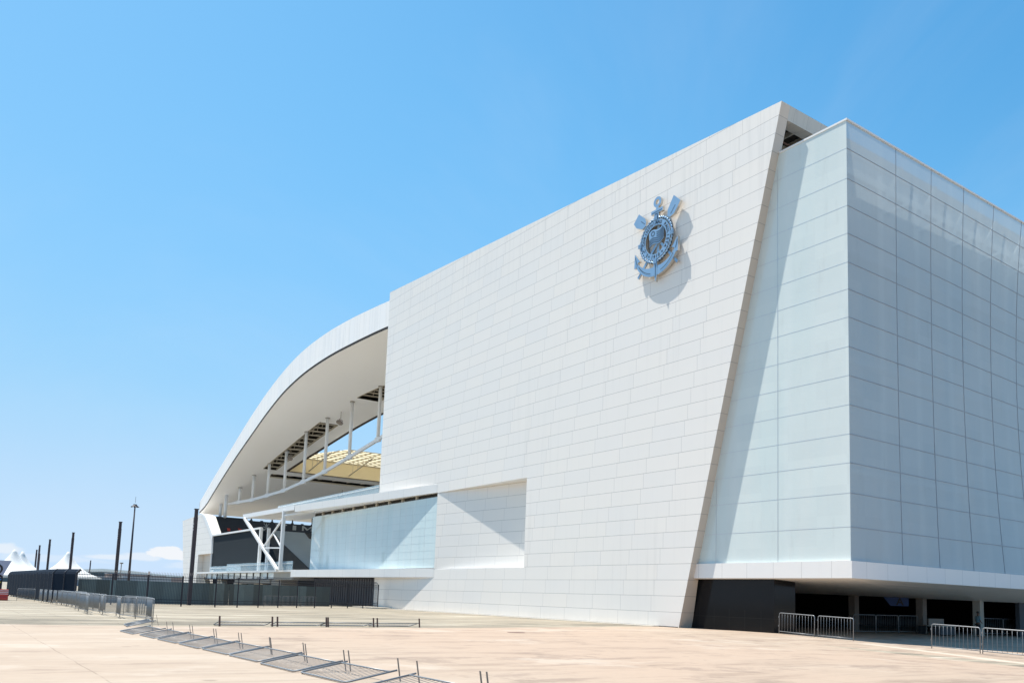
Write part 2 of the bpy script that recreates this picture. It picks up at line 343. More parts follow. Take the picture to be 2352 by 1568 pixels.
# ------------------------------------------------------------------ mesh helpers
OFF = {}
class MB:
    def __init__(s): s.v = []; s.f = []
    def add(s, vs, fs):
        k = len(s.v); s.v += [tuple(v) for v in vs]; s.f += [tuple(i+k for i in f) for f in fs]; return s
    def quad(s, a, b, c, d): return s.add([a, b, c, d], [(0, 1, 2, 3)])
    def box(s, x0, y0, z0, x1, y1, z1):
        return s.add([(x0, y0, z0), (x1, y0, z0), (x1, y1, z0), (x0, y1, z0), (x0, y0, z1), (x1, y0, z1), (x1, y1, z1), (x0, y1, z1)],
                     [(3, 2, 1, 0), (4, 5, 6, 7), (0, 1, 5, 4), (1, 2, 6, 5), (2, 3, 7, 6), (3, 0, 4, 7)])
    def prism(s, pts, y0, y1):       # polygon in XZ given counter-clockwise seen from -Y
        n = len(pts)
        vs = [(x, y0, z) for x, z in pts]+[(x, y1, z) for x, z in pts]
        fs = [tuple(range(n)), tuple(range(2*n-1, n-1, -1))]+[((i+1) % n, i, i+n, (i+1) % n+n) for i in range(n)]
        return s.add(vs, fs)
    def bar(s, a, b, w, h=None, up=(0, 0, 1)):     # rectangular bar
        h = w if h is None else h
        a = Vector(a); b = Vector(b); d = (b-a).normalized(); u = Vector(up)
        if abs(d.dot(u)) > .95: u = Vector((0, 1, 0))
        r = d.cross(u).normalized(); u = r.cross(d)
        vs = []
        for p in (a, b):
            for sx, sy in ((-1, -1), (1, -1), (1, 1), (-1, 1)): vs.append(p+r*sx*w/2+u*sy*h/2)
        return s.add(vs, [(3, 2, 1, 0), (4, 5, 6, 7), (0, 1, 5, 4), (1, 2, 6, 5), (2, 3, 7, 6), (3, 0, 4, 7)])
    def tube(s, pts, r, n=8, closed=False, r2=None):
        pts = [Vector(p) for p in pts]; m = len(pts); vs = []; prev = None
        for i, p in enumerate(pts):
            if closed: d = (pts[(i+1) % m]-pts[i-1]).normalized()
            else: d = (pts[min(i+1, m-1)]-pts[max(i-1, 0)]).normalized()
            if prev is None:
                u = Vector((0, 0, 1)) if abs(d.z) < .9 else Vector((0, 1, 0))
                a = d.cross(u).normalized()
            else: a = (prev-d*prev.dot(d)).normalized()
            prev = a; b = d.cross(a)
            q = r if r2 is None else r+(r2-r)*i/max(1, m-1)
            for k in range(n):
                t = 2*math.pi*k/n; vs.append(p+(a*math.cos(t)+b*math.sin(t))*q)
        fs = []
        for i in range(m if closed else m-1):
            j = (i+1) % m
            for k in range(n): fs.append((i*n+k, i*n+(k+1) % n, j*n+(k+1) % n, j*n+k))
        if not closed: fs += [tuple(range(n-1, -1, -1)), tuple((m-1)*n+k for k in range(n))]
        return s.add(vs, fs)
    def lathe(s, prof, c, n=16):
        vs = []; fs = []
        for r, z in prof:
            for k in range(n):
                t = 2*math.pi*k/n; vs.append((c[0]+r*math.cos(t), c[1]+r*math.sin(t), c[2]+z))
        for i in range(len(prof)-1):
            for k in range(n): fs.append((i*n+k, i*n+(k+1) % n, (i+1)*n+(k+1) % n, (i+1)*n+k))
        return s.add(vs, fs)
    def build(s, name, mat, parent=None, loc=(0, 0, 0), smooth=False, bevel=0):
        L = Vector(OFF.get(parent.name, (0, 0, 0))) if parent else Vector(loc)
        me = bpy.data.meshes.new(name); me.from_pydata([tuple(Vector(v)-L) for v in s.v], [], s.f); me.validate(); me.update()
        mats = mat if isinstance(mat, list) else [mat]
        for mm in mats: me.materials.append(mm)
        if smooth:
            for p in me.polygons: p.use_smooth = True
        o = bpy.data.objects.new(name, me); C.objects.link(o)
        if parent: o.parent = parent
        else: o.location = L
        OFF[o.name] = L
        if bevel:
            b = o.modifiers.new('bevel', 'BEVEL'); b.width = bevel; b.segments = 2
        return o
def tag(o, label=None, cat=None, group=None, kind=None):
    if label: o['label'] = label
    if cat: o['category'] = cat
    if group: o['group'] = group
    if kind: o['kind'] = kind
    return o
def thing(name, loc, label, cat, group=None, rz=0):
    o = bpy.data.objects.new(name, None); C.objects.link(o); o.location = loc; o.rotation_euler = (0, 0, rz)
    o.empty_display_size = .3; OFF[o.name] = Vector(loc); return tag(o, label, cat, group)
def copy_tree(o, parent=None):
    c = o.copy(); C.objects.link(c)
    if parent: c.parent = parent
    for ch in list(o.children): copy_tree(ch, c)
    return c
def cat_interp(tab, X):
    # smooth (Catmull-Rom) interpolation of a table sorted by x
    n = len(tab)
    if X <= tab[0][0]: return tab[0][1]+(X-tab[0][0])*(tab[1][1]-tab[0][1])/(tab[1][0]-tab[0][0])
    if X >= tab[-1][0]: return tab[-1][1]+(X-tab[-1][0])*(tab[-1][1]-tab[-2][1])/(tab[-1][0]-tab[-2][0])
    for i in range(n-1):
        if tab[i][0] <= X <= tab[i+1][0]: break
    x0, y0 = tab[i]; x1, y1 = tab[i+1]; h = x1-x0
    def sl(k):
        a = max(k-1, 0); b = min(k+1, n-1); return (tab[b][1]-tab[a][1])/(tab[b][0]-tab[a][0])
    t = (X-x0)/h; m0 = sl(i)*h; m1 = sl(i+1)*h
    return (2*t**3-3*t*t+1)*y0+(t**3-2*t*t+t)*m0+(-2*t**3+3*t*t)*y1+(t**3-t*t)*m1
def sstep(a, b, v):
    t = max(0, min(1, (v-a)/(b-a))); return t*t*(3-2*t)
def hz(x, y):       # the plaza falls gently towards the entrance on the right
    return -.024*(min(x, -12)+34)*sstep(22, 38, y)*sstep(-35, -32, x)
# ------------------------------------------------------------------ ground
def sheet(name, xs, ys, mat, dz, test=None):
    b = MB(); idx = {}
    for i, x in enumerate(xs):
        for j, y in enumerate(ys):
            idx[i, j] = len(b.v); b.v.append((x, y, hz(x, y)+dz))
    for i in range(len(xs)-1):
        for j in range(len(ys)-1): b.f.append((idx[i, j], idx[i+1, j], idx[i+1, j+1], idx[i, j+1]))
    return b.build(name, mat)
gx_ = [-6000, -2000, -600, -260, -200]+[-150+5*k for k in range(24)]+[-34+1.0*k for k in range(24)]+[-8, 0, 20, 100, 600, 3000]
gy_ = [-3000, -300, -60, -20]+[-10+4*k for k in range(31)]+[130, 200, 600, 2000, 6000]
gnd = sheet('ground', gx_, gy_, M['pave'], -.006); tag(gnd, kind='structure')
# terracotta plaza, its far edge runs straight and then swings to the wall corner
def plaza():
    b = MB(); rows = []
    ys = [-40, -10, 0]+[2+2*k for k in range(12)]+[26, 28, 30, 32, 34, 36, 38, 40, 41.3, 43, 46, 50, 55, 60, 70, 90, 120]
    for y in ys:
        xe = cat_interp([(-40, -44), (0, -40.9), (7, -39.5), (15, -38.95), (23, -39.3), (27, -40.3), (41.3, -43.5), (43, -43.5)], y) if y < 43 else -43.5
        xs = [xe]+[-38+1.0*k for k in range(28)]+[-8, 0, 20, 60]
        rows.append([(x, y, hz(x, y)+.0) for x in xs])
    n = len(rows[0])
    for r in rows: b.v += r
    for i in range(len(rows)-1):
        for k in range(n-1): b.f.append((i*n+k, i*n+k+1, (i+1)*n+k+1, (i+1)*n+k))
    return tag(b.build('plaza', M['plaza']), kind='structure')
plaza()
kb = MB(); kb.box(-88.0, 40.75, 0, -43.6, 41.30, .045); kb.box(-91.2, 38.9, 0, -86.0, 41.30, .16)
tag(kb.build('kerb', M['kerb'], bevel=.01), kind='structure')
mh = MB(); mh.lathe([(0, .012), (.42, .012), (.45, .004)], (-34.6, 23.3, 0), 20)
tag(mh.build('manhole_cover', M['rust'], loc=(-34.6, 23.3, 0)), 'round rusty manhole cover set in the terracotta plaza before the white wall', 'manhole cover')
hb = MB()
for k in range(100):
    a0 = R(31+k*1.6); a1 = R(31+(k+1)*1.6)
    def hh(a): return 42+26*math.sin(a*7)+16*math.sin(a*19+1)+7*math.sin(a*53)
    p0 = (3800*math.cos(a0), 3800*math.sin(a0)); p1 = (3800*math.cos(a1), 3800*math.sin(a1))
    q0 = (5200*math.cos(a0), 5200*math.sin(a0)); q1 = (5200*math.cos(a1), 5200*math.sin(a1))
    hb.quad((*p0, -1), (*p1, -1), (*p1, hh(a1)*.6), (*p0, hh(a0)*.6)); hb.quad((*p0, hh(a0)*.6), (*p1, hh(a1)*.6), (*q1, hh(a1)), (*q0, hh(a0)))
tag(hb.build('hills', M['hill']), kind='structure')

# ------------------------------------------------------------------ stadium
YW = 41.34
st = thing('stadium', (-60, YW, 0), 'white panel-clad football stadium with a curved roof and glazed entrance corner', 'stadium')
def ex(z): return -41.68+.256*z          # slanted free edge of the great wall
def topz(x): return 33.85+.0634*(-33.03-x)
XL = -91.0
# great wall: slab in front of Y=42.04, with the wedge-shaped recess X -76.7..-60.9, z 4.26..12.12
RX0, RX1, RZ0, RZ1 = -76.75, -60.55, 4.27, 12.13
b = MB()
Y1 = YW
def wq(x0, x1, z0, z1): b.quad((x0, Y1, z0), (x1, Y1, z0), (x1, Y1, z1), (x0, Y1, z1))
wq(XL, RX0, 0, 3.45); wq(RX0, RX1, 0, RZ0)                  # below the recess and the band
wq(XL, RX0, 12.15, 13.05); wq(XL, RX0, 13.05, 15); wq(RX0, RX1, RZ1, 15)
b.quad((RX1, Y1, 0), (ex(0), Y1, 0), (ex(15), Y1, 15), (RX1, Y1, 15))
b.quad((XL, Y1, 15), (ex(15), Y1, 15), (ex(33.4), Y1, 33.4), (XL, Y1, 33.4))
b.add([(XL, Y1, 33.4), (ex(33.4), Y1, 33.4), (ex(33.85), Y1, 33.85), (XL, Y1, topz(XL))], [(0, 1, 2, 3)])
b.quad((XL, 43.5, 13.05), (XL, Y1, 13.05), (XL, Y1, topz(XL)), (XL, 43.5, topz(XL))); b.quad((XL, 43.5, 0), (XL, Y1, 0), (XL, Y1, 3.45), (XL, 43.5, 3.45))       # left return
b.quad((XL, Y1, topz(XL)), (ex(33.85), Y1, 33.85), (ex(33.85), 42.2, 33.85), (XL, 43.5, topz(XL)))  # coping
wall = b.build('facade_wall', M['panel'], st)
b = MB()
b.quad((RX0, Y1+.01, RZ0), (RX1-1.3, Y1+.0825*(RX1-1.3-RX0), RZ0), (RX1-1.3, Y1+.0825*(RX1-1.3-RX0), RZ1), (RX0, Y1+.01, RZ1))
b.quad((RX1-1.3, Y1+.0825*(RX1-1.3-RX0), RZ0), (RX1+.3, Y1+.0825*(RX1+.3-RX0), RZ0), (RX1+.3, Y1+.0825*(RX1+.3-RX0), RZ1), (RX1-1.3, Y1+.0825*(RX1-1.3-RX0), RZ1))
b.build('recess_panel', M['panel'], st)
b = MB()
yb = Y1+.0825*(RX1-RX0)
b.add([(RX0, Y1, RZ1), (RX1, Y1, RZ1), (RX1, yb, RZ1)], [(0, 1, 2)])
b.add([(RX0, Y1, RZ0), (RX1, yb, RZ0), (RX1, Y1, RZ0)], [(0, 1, 2)])
b.quad((RX1, Y1, RZ0), (RX1, yb, RZ0), (RX1, yb, RZ1), (RX1, Y1, RZ1))
b.build('recess_reveal', M['white'], st)
b = MB(); b.box(-85.9, Y1-.006, 0, -41.75, Y1-.003, .055); b.build('base_joint', M['black'], st)
# slab side (slanted reveal) and roof beam
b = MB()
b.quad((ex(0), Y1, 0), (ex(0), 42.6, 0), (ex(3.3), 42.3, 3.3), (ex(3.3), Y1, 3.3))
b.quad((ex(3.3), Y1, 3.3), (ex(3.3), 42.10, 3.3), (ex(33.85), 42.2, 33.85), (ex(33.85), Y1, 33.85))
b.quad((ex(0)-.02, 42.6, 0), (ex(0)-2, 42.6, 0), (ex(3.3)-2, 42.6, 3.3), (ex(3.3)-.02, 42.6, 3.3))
b.build('facade_edge', M['panel_warm_shade'], st)
b = MB()
xt = ex(33.85)
b.add([(xt-.01, 42.2, 33.84), (ex(32.95)-.01, 42.2, 32.95), (ex(32.95)-.01, 75, 32.95), (xt-.01, 75, 33.84)], [(0, 1, 2, 3)])
b.quad((ex(32.95), Y1+.3, 32.95), (ex(32.95), 75, 32.95), (ex(32.95)-.8, 75, 32.95), (ex(32.95)-.8, Y1+.3, 32.95))
b.quad((ex(32.95)-.8, 42.1, 32.95), (ex(32.95)-.8, 75, 32.95), (ex(32.95)-.8, 75, 33.84), (ex(32.95)-.8, 42.1, 33.84))
b.quad((xt-.8, 42.2, 33.84), (xt, 42.2, 33.84), (xt, 75, 33.84), (xt-.8, 75, 33.84))
b.build('roof_beam', M['panel_beam'], st)
b = MB()   # steel seen in the gap between slab and glass box
b.bar((-36.5, 42.4, 31.9), (-36.5, 60, 31.9), .5, .7); b.bar((-34.9, 43.6, 31.6), (-38.9, 43.6, 31.6), .25); b.bar((-34.9, 45.6, 32.2), (-38.9, 45.6, 32.2), .3)
b.bar((-35, 47.4, 32.2), (-39, 47.4, 32.2), .25); b.bar((-36.2, 42.6, 30.5), (-36.2, 60, 30.9), .3)
b.build('roof_framing', M['footgrey'], st)
b = MB()
for y in (42.9, 43.9, 45.1): b.bar((-33.6, y, 33.15), (-39.4, y, 33.15), .16, .3)
b.bar((-35.6, 42.3, 32.9), (-35.6, 50, 32.9), .2, .34); b.build('roof_beams', M['concrete'], st)
b = MB(); b.bar((-34.7, 42.4, 32.55), (-34.7, 50, 32.55), .08, .12); b.build('red_pipe', M['rust'], st)
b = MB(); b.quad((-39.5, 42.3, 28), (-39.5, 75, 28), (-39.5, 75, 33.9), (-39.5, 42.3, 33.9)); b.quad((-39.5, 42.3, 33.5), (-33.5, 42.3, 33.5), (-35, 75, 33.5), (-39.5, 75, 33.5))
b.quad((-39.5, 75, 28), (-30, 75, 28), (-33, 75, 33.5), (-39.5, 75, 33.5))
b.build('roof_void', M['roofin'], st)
# glass box
XC = -28.78; ZB = 4.33; ZT = 30.85; YG = 42.04; YE = 112
def bulge(y, z):
    d = y-42.04
    if d <= 0: return 0
    m = .0168*d+.00082*d*d if d < 34 else max(0, 1.52-.00082*(d-34)**2)
    t = (z-ZB)/(ZT-ZB); t = max(0, min(1, t)); return m*4*t*(1-t)
zl = [ZB, 6.28, 8.22, 9.97, 11.65, 13.37, 15.1, 16.82, 18.6, 20.3, 21.95, 23.72, 25.45, 27.15, 29.05, ZT]
yj = [47.26+4.145*k for k in range(16)]
b = MB(); ys = [YG]+[YG+1.3*(k+1) for k in range(54)]; zs = [ZB+(ZT-ZB)*k/24 for k in range(25)]
for y in ys:
    for z in zs: b.v.append((XC-bulge(y, z), y, z))
for i in range(len(ys)-1):
    for k in range(24): b.f.append((i*25+k, (i+1)*25+k, (i+1)*25+k+1, i*25+k+1))
gs = b.build('glass_wall', M['glass_side'], st, smooth=True)
b = MB(); b.quad((ex(ZB)+.0, YG, ZB), (XC, YG, ZB), (XC, YG, ZT), (ex(ZT)-.0, YG, ZT))
gf = b.build('glass_wall', M['glass_front'], st)
b = MB()
for z in zl[1:-1]: b.box(ex(z)+.02, YG-.005, z-.014, XC, YG, z+.014)
b.build('glazing_bars', M['bar_light'], gf)
b = MB(); b.box(ex(ZT)+.02, YG-.04, ZT-.02, XC+.06, YG+.1, ZT+.09); b.build('coping', M['white'], gf)
b = MB()
for x in (-33.9, -39.0):
    z0 = max(ZB, (x+41.68)/.256*0+ZB); z1 = ZT if x > ex(ZT) else (x-.15+41.68)/.256
    b.box(x-.012, YG-.012, z0, x+.012, YG, z1)
b.build('glazing_joints', M['bar_light'], gf)
b = MB()
for z in zl[1:-1]:
    pts = [(XC-bulge(y, z)+.012, y, z) for y in ys]
    for p, q in zip(pts, pts[1:]): b.bar(p, q, .022, .036)
for y in yj:
    zz_ = [ZB+(ZT-ZB)*k/16 for k in range(17)]
    for z0, z1 in zip(zz_, zz_[1:]): b.bar((XC-bulge(y, z0)+.012, y, z0), (XC-bulge(y, z1)+.012, y, z1), .022, .026)
b.build('glazing_bars', M['bar_dark'], gs)
b = MB(); b.box(XC-.12, YG+.101, ZT-.02, XC+.06, YE, ZT+.09); b.build('coping', M['white'], gs)
# white base band round the box
b = MB(); b.box(ex(3.36)+.02, YG-.2, 3.36, XC+.2, YG+.1, 4.34); 
b.build('base_band', M['panel_strip_f'], st)
b = MB(); b.quad((XC+.2, YG-.2, 3.362), (XC+.2, YE, 3.362), (XC+.2, YE, 4.338), (XC+.2, YG-.2, 4.338)); b.v = [(x+.003, y, z) for x, y, z in b.v]
b.quad((XC+.2, YG-.2, 4.342), (XC+.203, YE, 4.342), (XC-1.7, YE, 4.342), (XC-1.7, YG-.2, 4.342))
b.build('base_band', M['panel_strip_y'], st)
# entrance: sloping soffit, black stone wall, dark lobby and pillars
inner = [(-46, 51.6, 2.75), (-38.85, 57.0, 2.64), (-34.8, 59.4, 2.54), (-32.1, 62.2, 2.48), (-31.2, 67, 2.46), (-31.0, 110, 2.45)]
outer = [(-41.5, 41.85, 3.358), (-34, 41.85, 3.358), (-28.59, 41.85, 3.358), (-28.59, 52, 3.358), (-28.59, 62, 3.358), (-28.59, 111, 3.358)]
b = MB(); N = 6
for i in range(5):
    for k in range(N):
        def L(i_, t): return tuple(Vector(outer[i_]).lerp(Vector(inner[i_]), t))
        b.quad(L(i, k/N), L(i+1, k/N), L(i+1, (k+1)/N), L(i, (k+1)/N))
b.build('entrance_soffit', M['soffit_entry'], st)
b = MB()
for x, y in ((-38.85, 57.06), (-34.83, 59.5), (-32.1, 62.4)): 
    c = MB(); c.box(x-.27, y-.27, hz(x, y)-.1, x+.27, y+.27, 2.75); c.build('pillar', M['concrete'] if x > -33 else M['stone_pillar'] if 'stone_pillar' in M else M['footgrey'], st)
b = MB(); b.box(-43.2, 42.55, -.05, -34.6, 44.6, 3.35); b.build('stone_wall', M['granite'], st)
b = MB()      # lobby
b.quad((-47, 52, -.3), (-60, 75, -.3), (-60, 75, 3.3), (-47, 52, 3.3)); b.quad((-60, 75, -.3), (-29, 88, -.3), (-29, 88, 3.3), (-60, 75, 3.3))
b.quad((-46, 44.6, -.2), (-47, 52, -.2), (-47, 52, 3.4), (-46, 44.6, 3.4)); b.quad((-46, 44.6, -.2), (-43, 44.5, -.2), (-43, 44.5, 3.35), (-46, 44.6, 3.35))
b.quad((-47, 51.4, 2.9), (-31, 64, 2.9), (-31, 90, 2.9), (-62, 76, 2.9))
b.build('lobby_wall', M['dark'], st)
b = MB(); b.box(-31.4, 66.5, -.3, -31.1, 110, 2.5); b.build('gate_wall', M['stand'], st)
# bulk of the building behind the slabs
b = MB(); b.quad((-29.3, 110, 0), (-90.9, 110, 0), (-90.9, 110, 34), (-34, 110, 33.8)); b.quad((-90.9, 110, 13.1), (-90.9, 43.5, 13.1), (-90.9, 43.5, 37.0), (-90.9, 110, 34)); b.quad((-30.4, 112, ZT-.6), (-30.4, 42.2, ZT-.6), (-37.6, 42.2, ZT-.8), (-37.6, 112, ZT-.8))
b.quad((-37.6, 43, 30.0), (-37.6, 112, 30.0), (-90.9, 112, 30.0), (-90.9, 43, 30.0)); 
b.build('building_core', M['panel_warm_shade'], st)
b = MB(); b.quad((-30.45, 42.2, ZB), (-30.45, 112, ZB), (-30.45, 112, ZT-.6), (-30.45, 42.2, ZT-.6)); b.quad((-30.45, 42.2, 4.36), (-28.9, 42.2, 4.36), (-28.9, 112, 4.36), (-30.45, 112, 4.36))
b.build('inner_wall', M['inner'], st)
b = MB()
for y in yj: b.box(-30.44, y+.35, ZB+.05, -30.3, y+.85, ZT-1); b.bar((-30.3, y+.6, ZT-3.4), (-29.4, y+1.6, ZT-.5), .22); b.bar((-30.36, y+.6, ZT-3.6), (-30.3, y+3.9, ZT-1.9), .2)
for z in (9.9, 16.8, 23.7): b.box(-30.42, 42.4, z-.15, -30.1, 112, z+.15)
b.box(-30.43, 42.4, ZT-2.0, -30.25, 112, ZT-1.5)
b.build('inner_frame', M['white'], st)
b = MB(); b.quad((-29.35, 110.1, 0), (-90.8, 110.1, 0), (-90.8, 110.1, 33), (-34, 110.1, 33))
b.build('rear_wall', M['panel_warm_shade'], st)

# ---- glazed wing to the left, projecting fascia and ledge
SL = -.0775
def yf(x): return Y1+SL*(-1)*(x-RX0) if False else Y1-.0790*(RX0-x)
FX = -111.5
b = MB()
def slab(b, x0, x1, z0, z1, depth):
    ya, yb_ = yf(x0)-.004, yf(x1)-.004
    b.add([(x0, ya, z0), (x1, yb_, z0), (x1, yb_+depth, z0), (x0, ya+depth, z0), (x0, ya, z1), (x1, yb_, z1), (x1, yb_+depth, z1), (x0, ya+depth, z1)],
          [(3, 2, 1, 0), (4, 5, 6, 7), (0, 1, 5, 4), (1, 2, 6, 5), (2, 3, 7, 6), (3, 0, 4, 7)])
slab(b, FX, RX0-.15, 12.15, 13.05, .5); fas = b.build('fascia', M['panel_strip'], st)
b = MB(); slab(b, FX, RX0, 3.46, 4.40, .5); b.build('ledge', M['panel_strip'], st)
b = MB()
b.add([(FX, yf(FX)+.5, 12.20), (RX0, Y1+.3, 12.20), (RX0, Y1+2, 12.20), (FX, Y1+2, 12.20)], [(0, 1, 2, 3)])
b.add([(FX, yf(FX)+.5, 3.50), (RX0, Y1+.02, 3.50), (XL, Y1+.02, 3.50), (XL, Y1+2, 3.5), (FX, Y1+2, 3.50)], [(0, 1, 2, 3, 4)])
b.add([(FX, yf(FX)+.5, 4.37), (RX0, Y1-.02, 4.37), (RX0, Y1+.5, 4.37), (FX, Y1+2, 4.37)], [(0, 1, 2, 3)])
b.build('fascia_soffit', M['soffit'], fas)
GY = Y1+.12
b = MB(); b.box(-112.4, GY, 4.45, RX0-.02, GY+.12, 11.75); gl = b.build('glass_wall', M['glass_left'], st)
b = MB()
for k in range(9): b.box(-112.4, GY-.006, 5.4+.8*k, RX0-.03, GY, 5.409+.8*k)
for k in range(12): b.box(-112.38+3.0*k, GY-.006, 4.46, -112.367+3.0*k, GY, 11.74)
b.build('glazing_joints', M['glass_side'], gl)
b = MB(); b.box(-112.3, GY+.3, 11.6, RX0-.03, GY+.6, 12.15); b.build('clerestory', M['roofin'], st)
for k in range(9):
    c = MB(); x = -109+3.4*k; c.box(x-.12, GY+.02, 11.76, x+.12, GY+.3, 12.18); c.build('bracket', M['beige'], st)
b = MB(); b.box(-112.2, GY+.7, 4.4, RX0-.3, GY+8, 11.9); b.build('wing_core', M['stand'], st)
b = MB(); b.box(-112.2, Y1+.1, 12.22, -91.02, 50, 12.9); b.build('terrace', M['concrete'], st)
# terrace balustrade
b = MB(); b.box(-126.9, 41.3, 13.0, -91.02, 41.33, 14.25); bal = b.build('glass_balustrade', M['clear'], st)
b = MB(); b.box(-126.9, 41.27, 13.98, -91.02, 41.30, 14.04); b.build('handrail', M['white'], bal)
b = MB(); b.box(-126.9, 41.36, 12.3, -112.2, 44.5, 12.96); b.build('terrace_edge', M['white'], st)
# louvred screen below the ledge
b = MB(); b.box(-112, 42.3, 0, XL, 42.4, 3.49); lw = b.build('louvre_screen', M['black'], st)
b = MB()
for k in range(29):
    x = -111.8+.72*k; b.box(x, 42.05, .25, x+.44, 42.2, 3.4)
b.build('louvre', plain('dark_grey_louvres', (.05, .052, .064), .6, 0, .15, 2), lw)

# ---- canopy frame on the left of the wing
b = MB()
yc = yf(FX)
b.bar((FX-.1, yc+.1, 12.75), (-135.0, 38.7, 12.95), .3, .62); b.bar((FX, yc+4.6, 12.6), (-130, 43.2, 12.6), .3, .5)
b.bar((-135.0, 38.7, 12.95), (-130, 43.2, 12.7), .3, .5)
for k in range(7):
    t = (k+.5)/7.5; p = Vector((FX-.4, yc+.1, 12.55)).lerp(Vector((-134.6, 38.7, 12.7)), t); q = Vector((FX+.5, yc+5.2, 12.45)).lerp(Vector((-130, 43.2, 12.5)), t)
    b.bar(p, q, .16, .34)
cf = b.build('canopy_frame', M['white'], st)
b = MB(); b.quad((FX, yc+.1, 13.08), (FX, yc+4.8, 12.95), (-130, 43.3, 12.98), (-135.1, 38.6, 13.3)); b.quad((FX, yc+.1, 13.12), (-135.1, 38.6, 13.34), (-130, 43.3, 13.02), (FX, yc+4.8, 12.99)); b.build('canopy_sheet', M['white'], cf)
b = MB(); b.bar((-115.9, 38.6, 4.4), (-115.75, 38.6, 12.6), .42); b.build('canopy_post', M['white'], cf)
b = MB(); b.bar((-134.1, 38.6, 12.6), (-117.0, 38.6, 4.4), .38); b.bar((-115.9, 38.6, 11.6), (-123.7, 38.6, 7.85), .2); b.bar((-119.7, 38.6, 9.6), (-116.0, 38.6, 7.5), .17); b.bar((-123.7, 38.6, 7.7), (-115.9, 38.6, 7.45), .17)
b.bar((-115.6, 38.6, 11.9), (-108, yf(-108)+1.2, 12.2), .2)
b.build('canopy_brace', M['white'], cf)
# ---- big dark screen panel with a white frame
b = MB(); b.box(-162.9, 41.5, 5.0, -134.9, 41.7, 11.25); sc = b.build('screen_panel', M['screen'], st)
b = MB(); b.bar((-163.0, 41.4, 11.32), (-134.4, 41.4, 11.32), .25, .28); b.bar((-134.55, 41.4, 4.5), (-134.55, 41.4, 11.4), .5, .4); b.bar((-130.7, 41.4, 4.5), (-130.7, 41.4, 11.1), .45, .4); b.bar((-163.0, 41.4, 4.4), (-163.0, 41.4, 11.3), .12, .3)
b.build('screen_frame', M['white'], sc)
# ---- deck, its balustrade and the V-shaped supports
b = MB(); b.box(-162.6, 39.0, 4.18, -111.6, 46, 4.45); dk = b.build('deck', M['white'], st)
b = MB(); b.box(-143.4, 38.95, 4.45, -112, 38.98, 5.62); b.box(-162.5, 41.2, 4.45, -143.4, 41.23, 5.55); b.add([(-143.4, 38.95, 4.45), (-143.4, 41.2, 4.45), (-143.4, 41.2, 5.6), (-143.4, 38.95, 5.6)], [(0, 1, 2, 3)])
bl2 = b.build('glass_balustrade', M['clear'], st)
b = MB(); b.box(-143.4, 38.90, 5.28, -112, 38.94, 5.33); b.box(-162.5, 41.15, 5.2, -143.4, 41.19, 5.25); b.build('handrail', M['white'], bl2)
b = MB(); b.box(-160, 39.9, 3.3, -120.4, 40.0, 4.16); b.build('window_strip', M['glass_left'], dk)
b = MB()
for k in range(12): b.box(-159.2+3.4*k, 39.8, 3.3, -159.0+3.4*k, 39.9, 4.16)
b.box(-160, 39.6, 3.16, -120.4, 39.9, 3.28); b.build('window_mullion', M['post'], dk)
b = MB(); b.box(-140, 39.4, 2.55, -122.5, 41, 3.14); b.box(-120.3, 39.2, 3.1, -112.4, 42.2, 4.2); b.box(-122, 39.5, 2.3, -118, 42, 3.1); b.build('concrete_beam', M['concrete'], st)
b = MB(); b.box(-182, 46, 0, -112.2, 46.2, 4.1); b.build('undercroft_wall', M['dark'], st)
for k in range(4):
    x = -118.5-10.8*k; c = MB()
    c.bar((x, 40.3, 3.3), (x-5.2, 40.3, -.2), .9, .8, up=(0, 1, 0)); c.bar((x-10.6, 40.3, 3.3), (x-5.6, 40.3, -.2), .9, .8, up=(0, 1, 0)); c.build('inclined_support', M['cream_concrete'] if 'cream_concrete' in M else M['beige'], st)
# ---- far end block
b = MB()
pts = [(-182.0, 0), (-172.5, 0), (-172.5, 8.0), (-162.5, 8.0), (-162.9, 10.9), (-169.3, 15.4), (-171.9, 15.9), (-187.6, 15.4)]
b.prism(pts, Y1, 43.2); eb = b.build('end_block', M['panel'], st)
b = MB(); b.quad((-173.0, 42.3, 0), (-162.4, 41.8, 0), (-162.4, 41.8, 8.0), (-173.0, 42.3, 8.0)); b.build('door_panel', M['panel_warm_shade'], eb)
b = MB(); b.prism([(-162.95, 10.3), (-162.7, 11.4), (-168.9, 15.25), (-171.9, 16.0)], Y1-.12, Y1-.005); b.build('end_block_edge', M['white'], eb)
# ---- main roof: profile tables (x, top z) and (x, soffit z)
TT = [(-179.2, 18.85), (-170.5, 22.6), (-160.8, 26.5), (-152, 30.07), (-144, 33.0), (-136.5, 35.3), (-129.5, 36.93), (-122.9, 37.9), (-114.3, 38.35), (-106.6, 38.25), (-100.5, 37.94), (-93.6, 37.45), (-86, 36.7)]
GT = [(-179.0, 16.5), (-174.2, 17.7), (-169.4, 19.67), (-163.7, 22.0), (-155.6, 25.1), (-147.1, 28.0), (-139.4, 30.54), (-132.2, 32.49), (-126, 33.56), (-119.7, 34.18), (-112, 34.46), (-106, 34.4), (-100, 34.24), (-93.6, 33.95), (-86, 33.3)]
T = lambda x: cat_interp(TT, x)
G = lambda x: cat_interp(GT, x)
So = lambda x: 54.8+.173*(x+120.7)
Si = lambda x: 50.75+.222*(x+158.3)
Ie = lambda x: 53.0+.29*(x+158.3)
YO = 42.5
base_x = [-179, -177, -175, -173, -171, -169, -167, -165, -163, -161.1, -159.8, -158.3]+[-156.4+1.9*k for k in range(9)]+[-139.3, -137, -134.5, -132, -130, -128.4]+[-126.4+2*k for k in range(21)]
base_x = sorted(set(base_x))
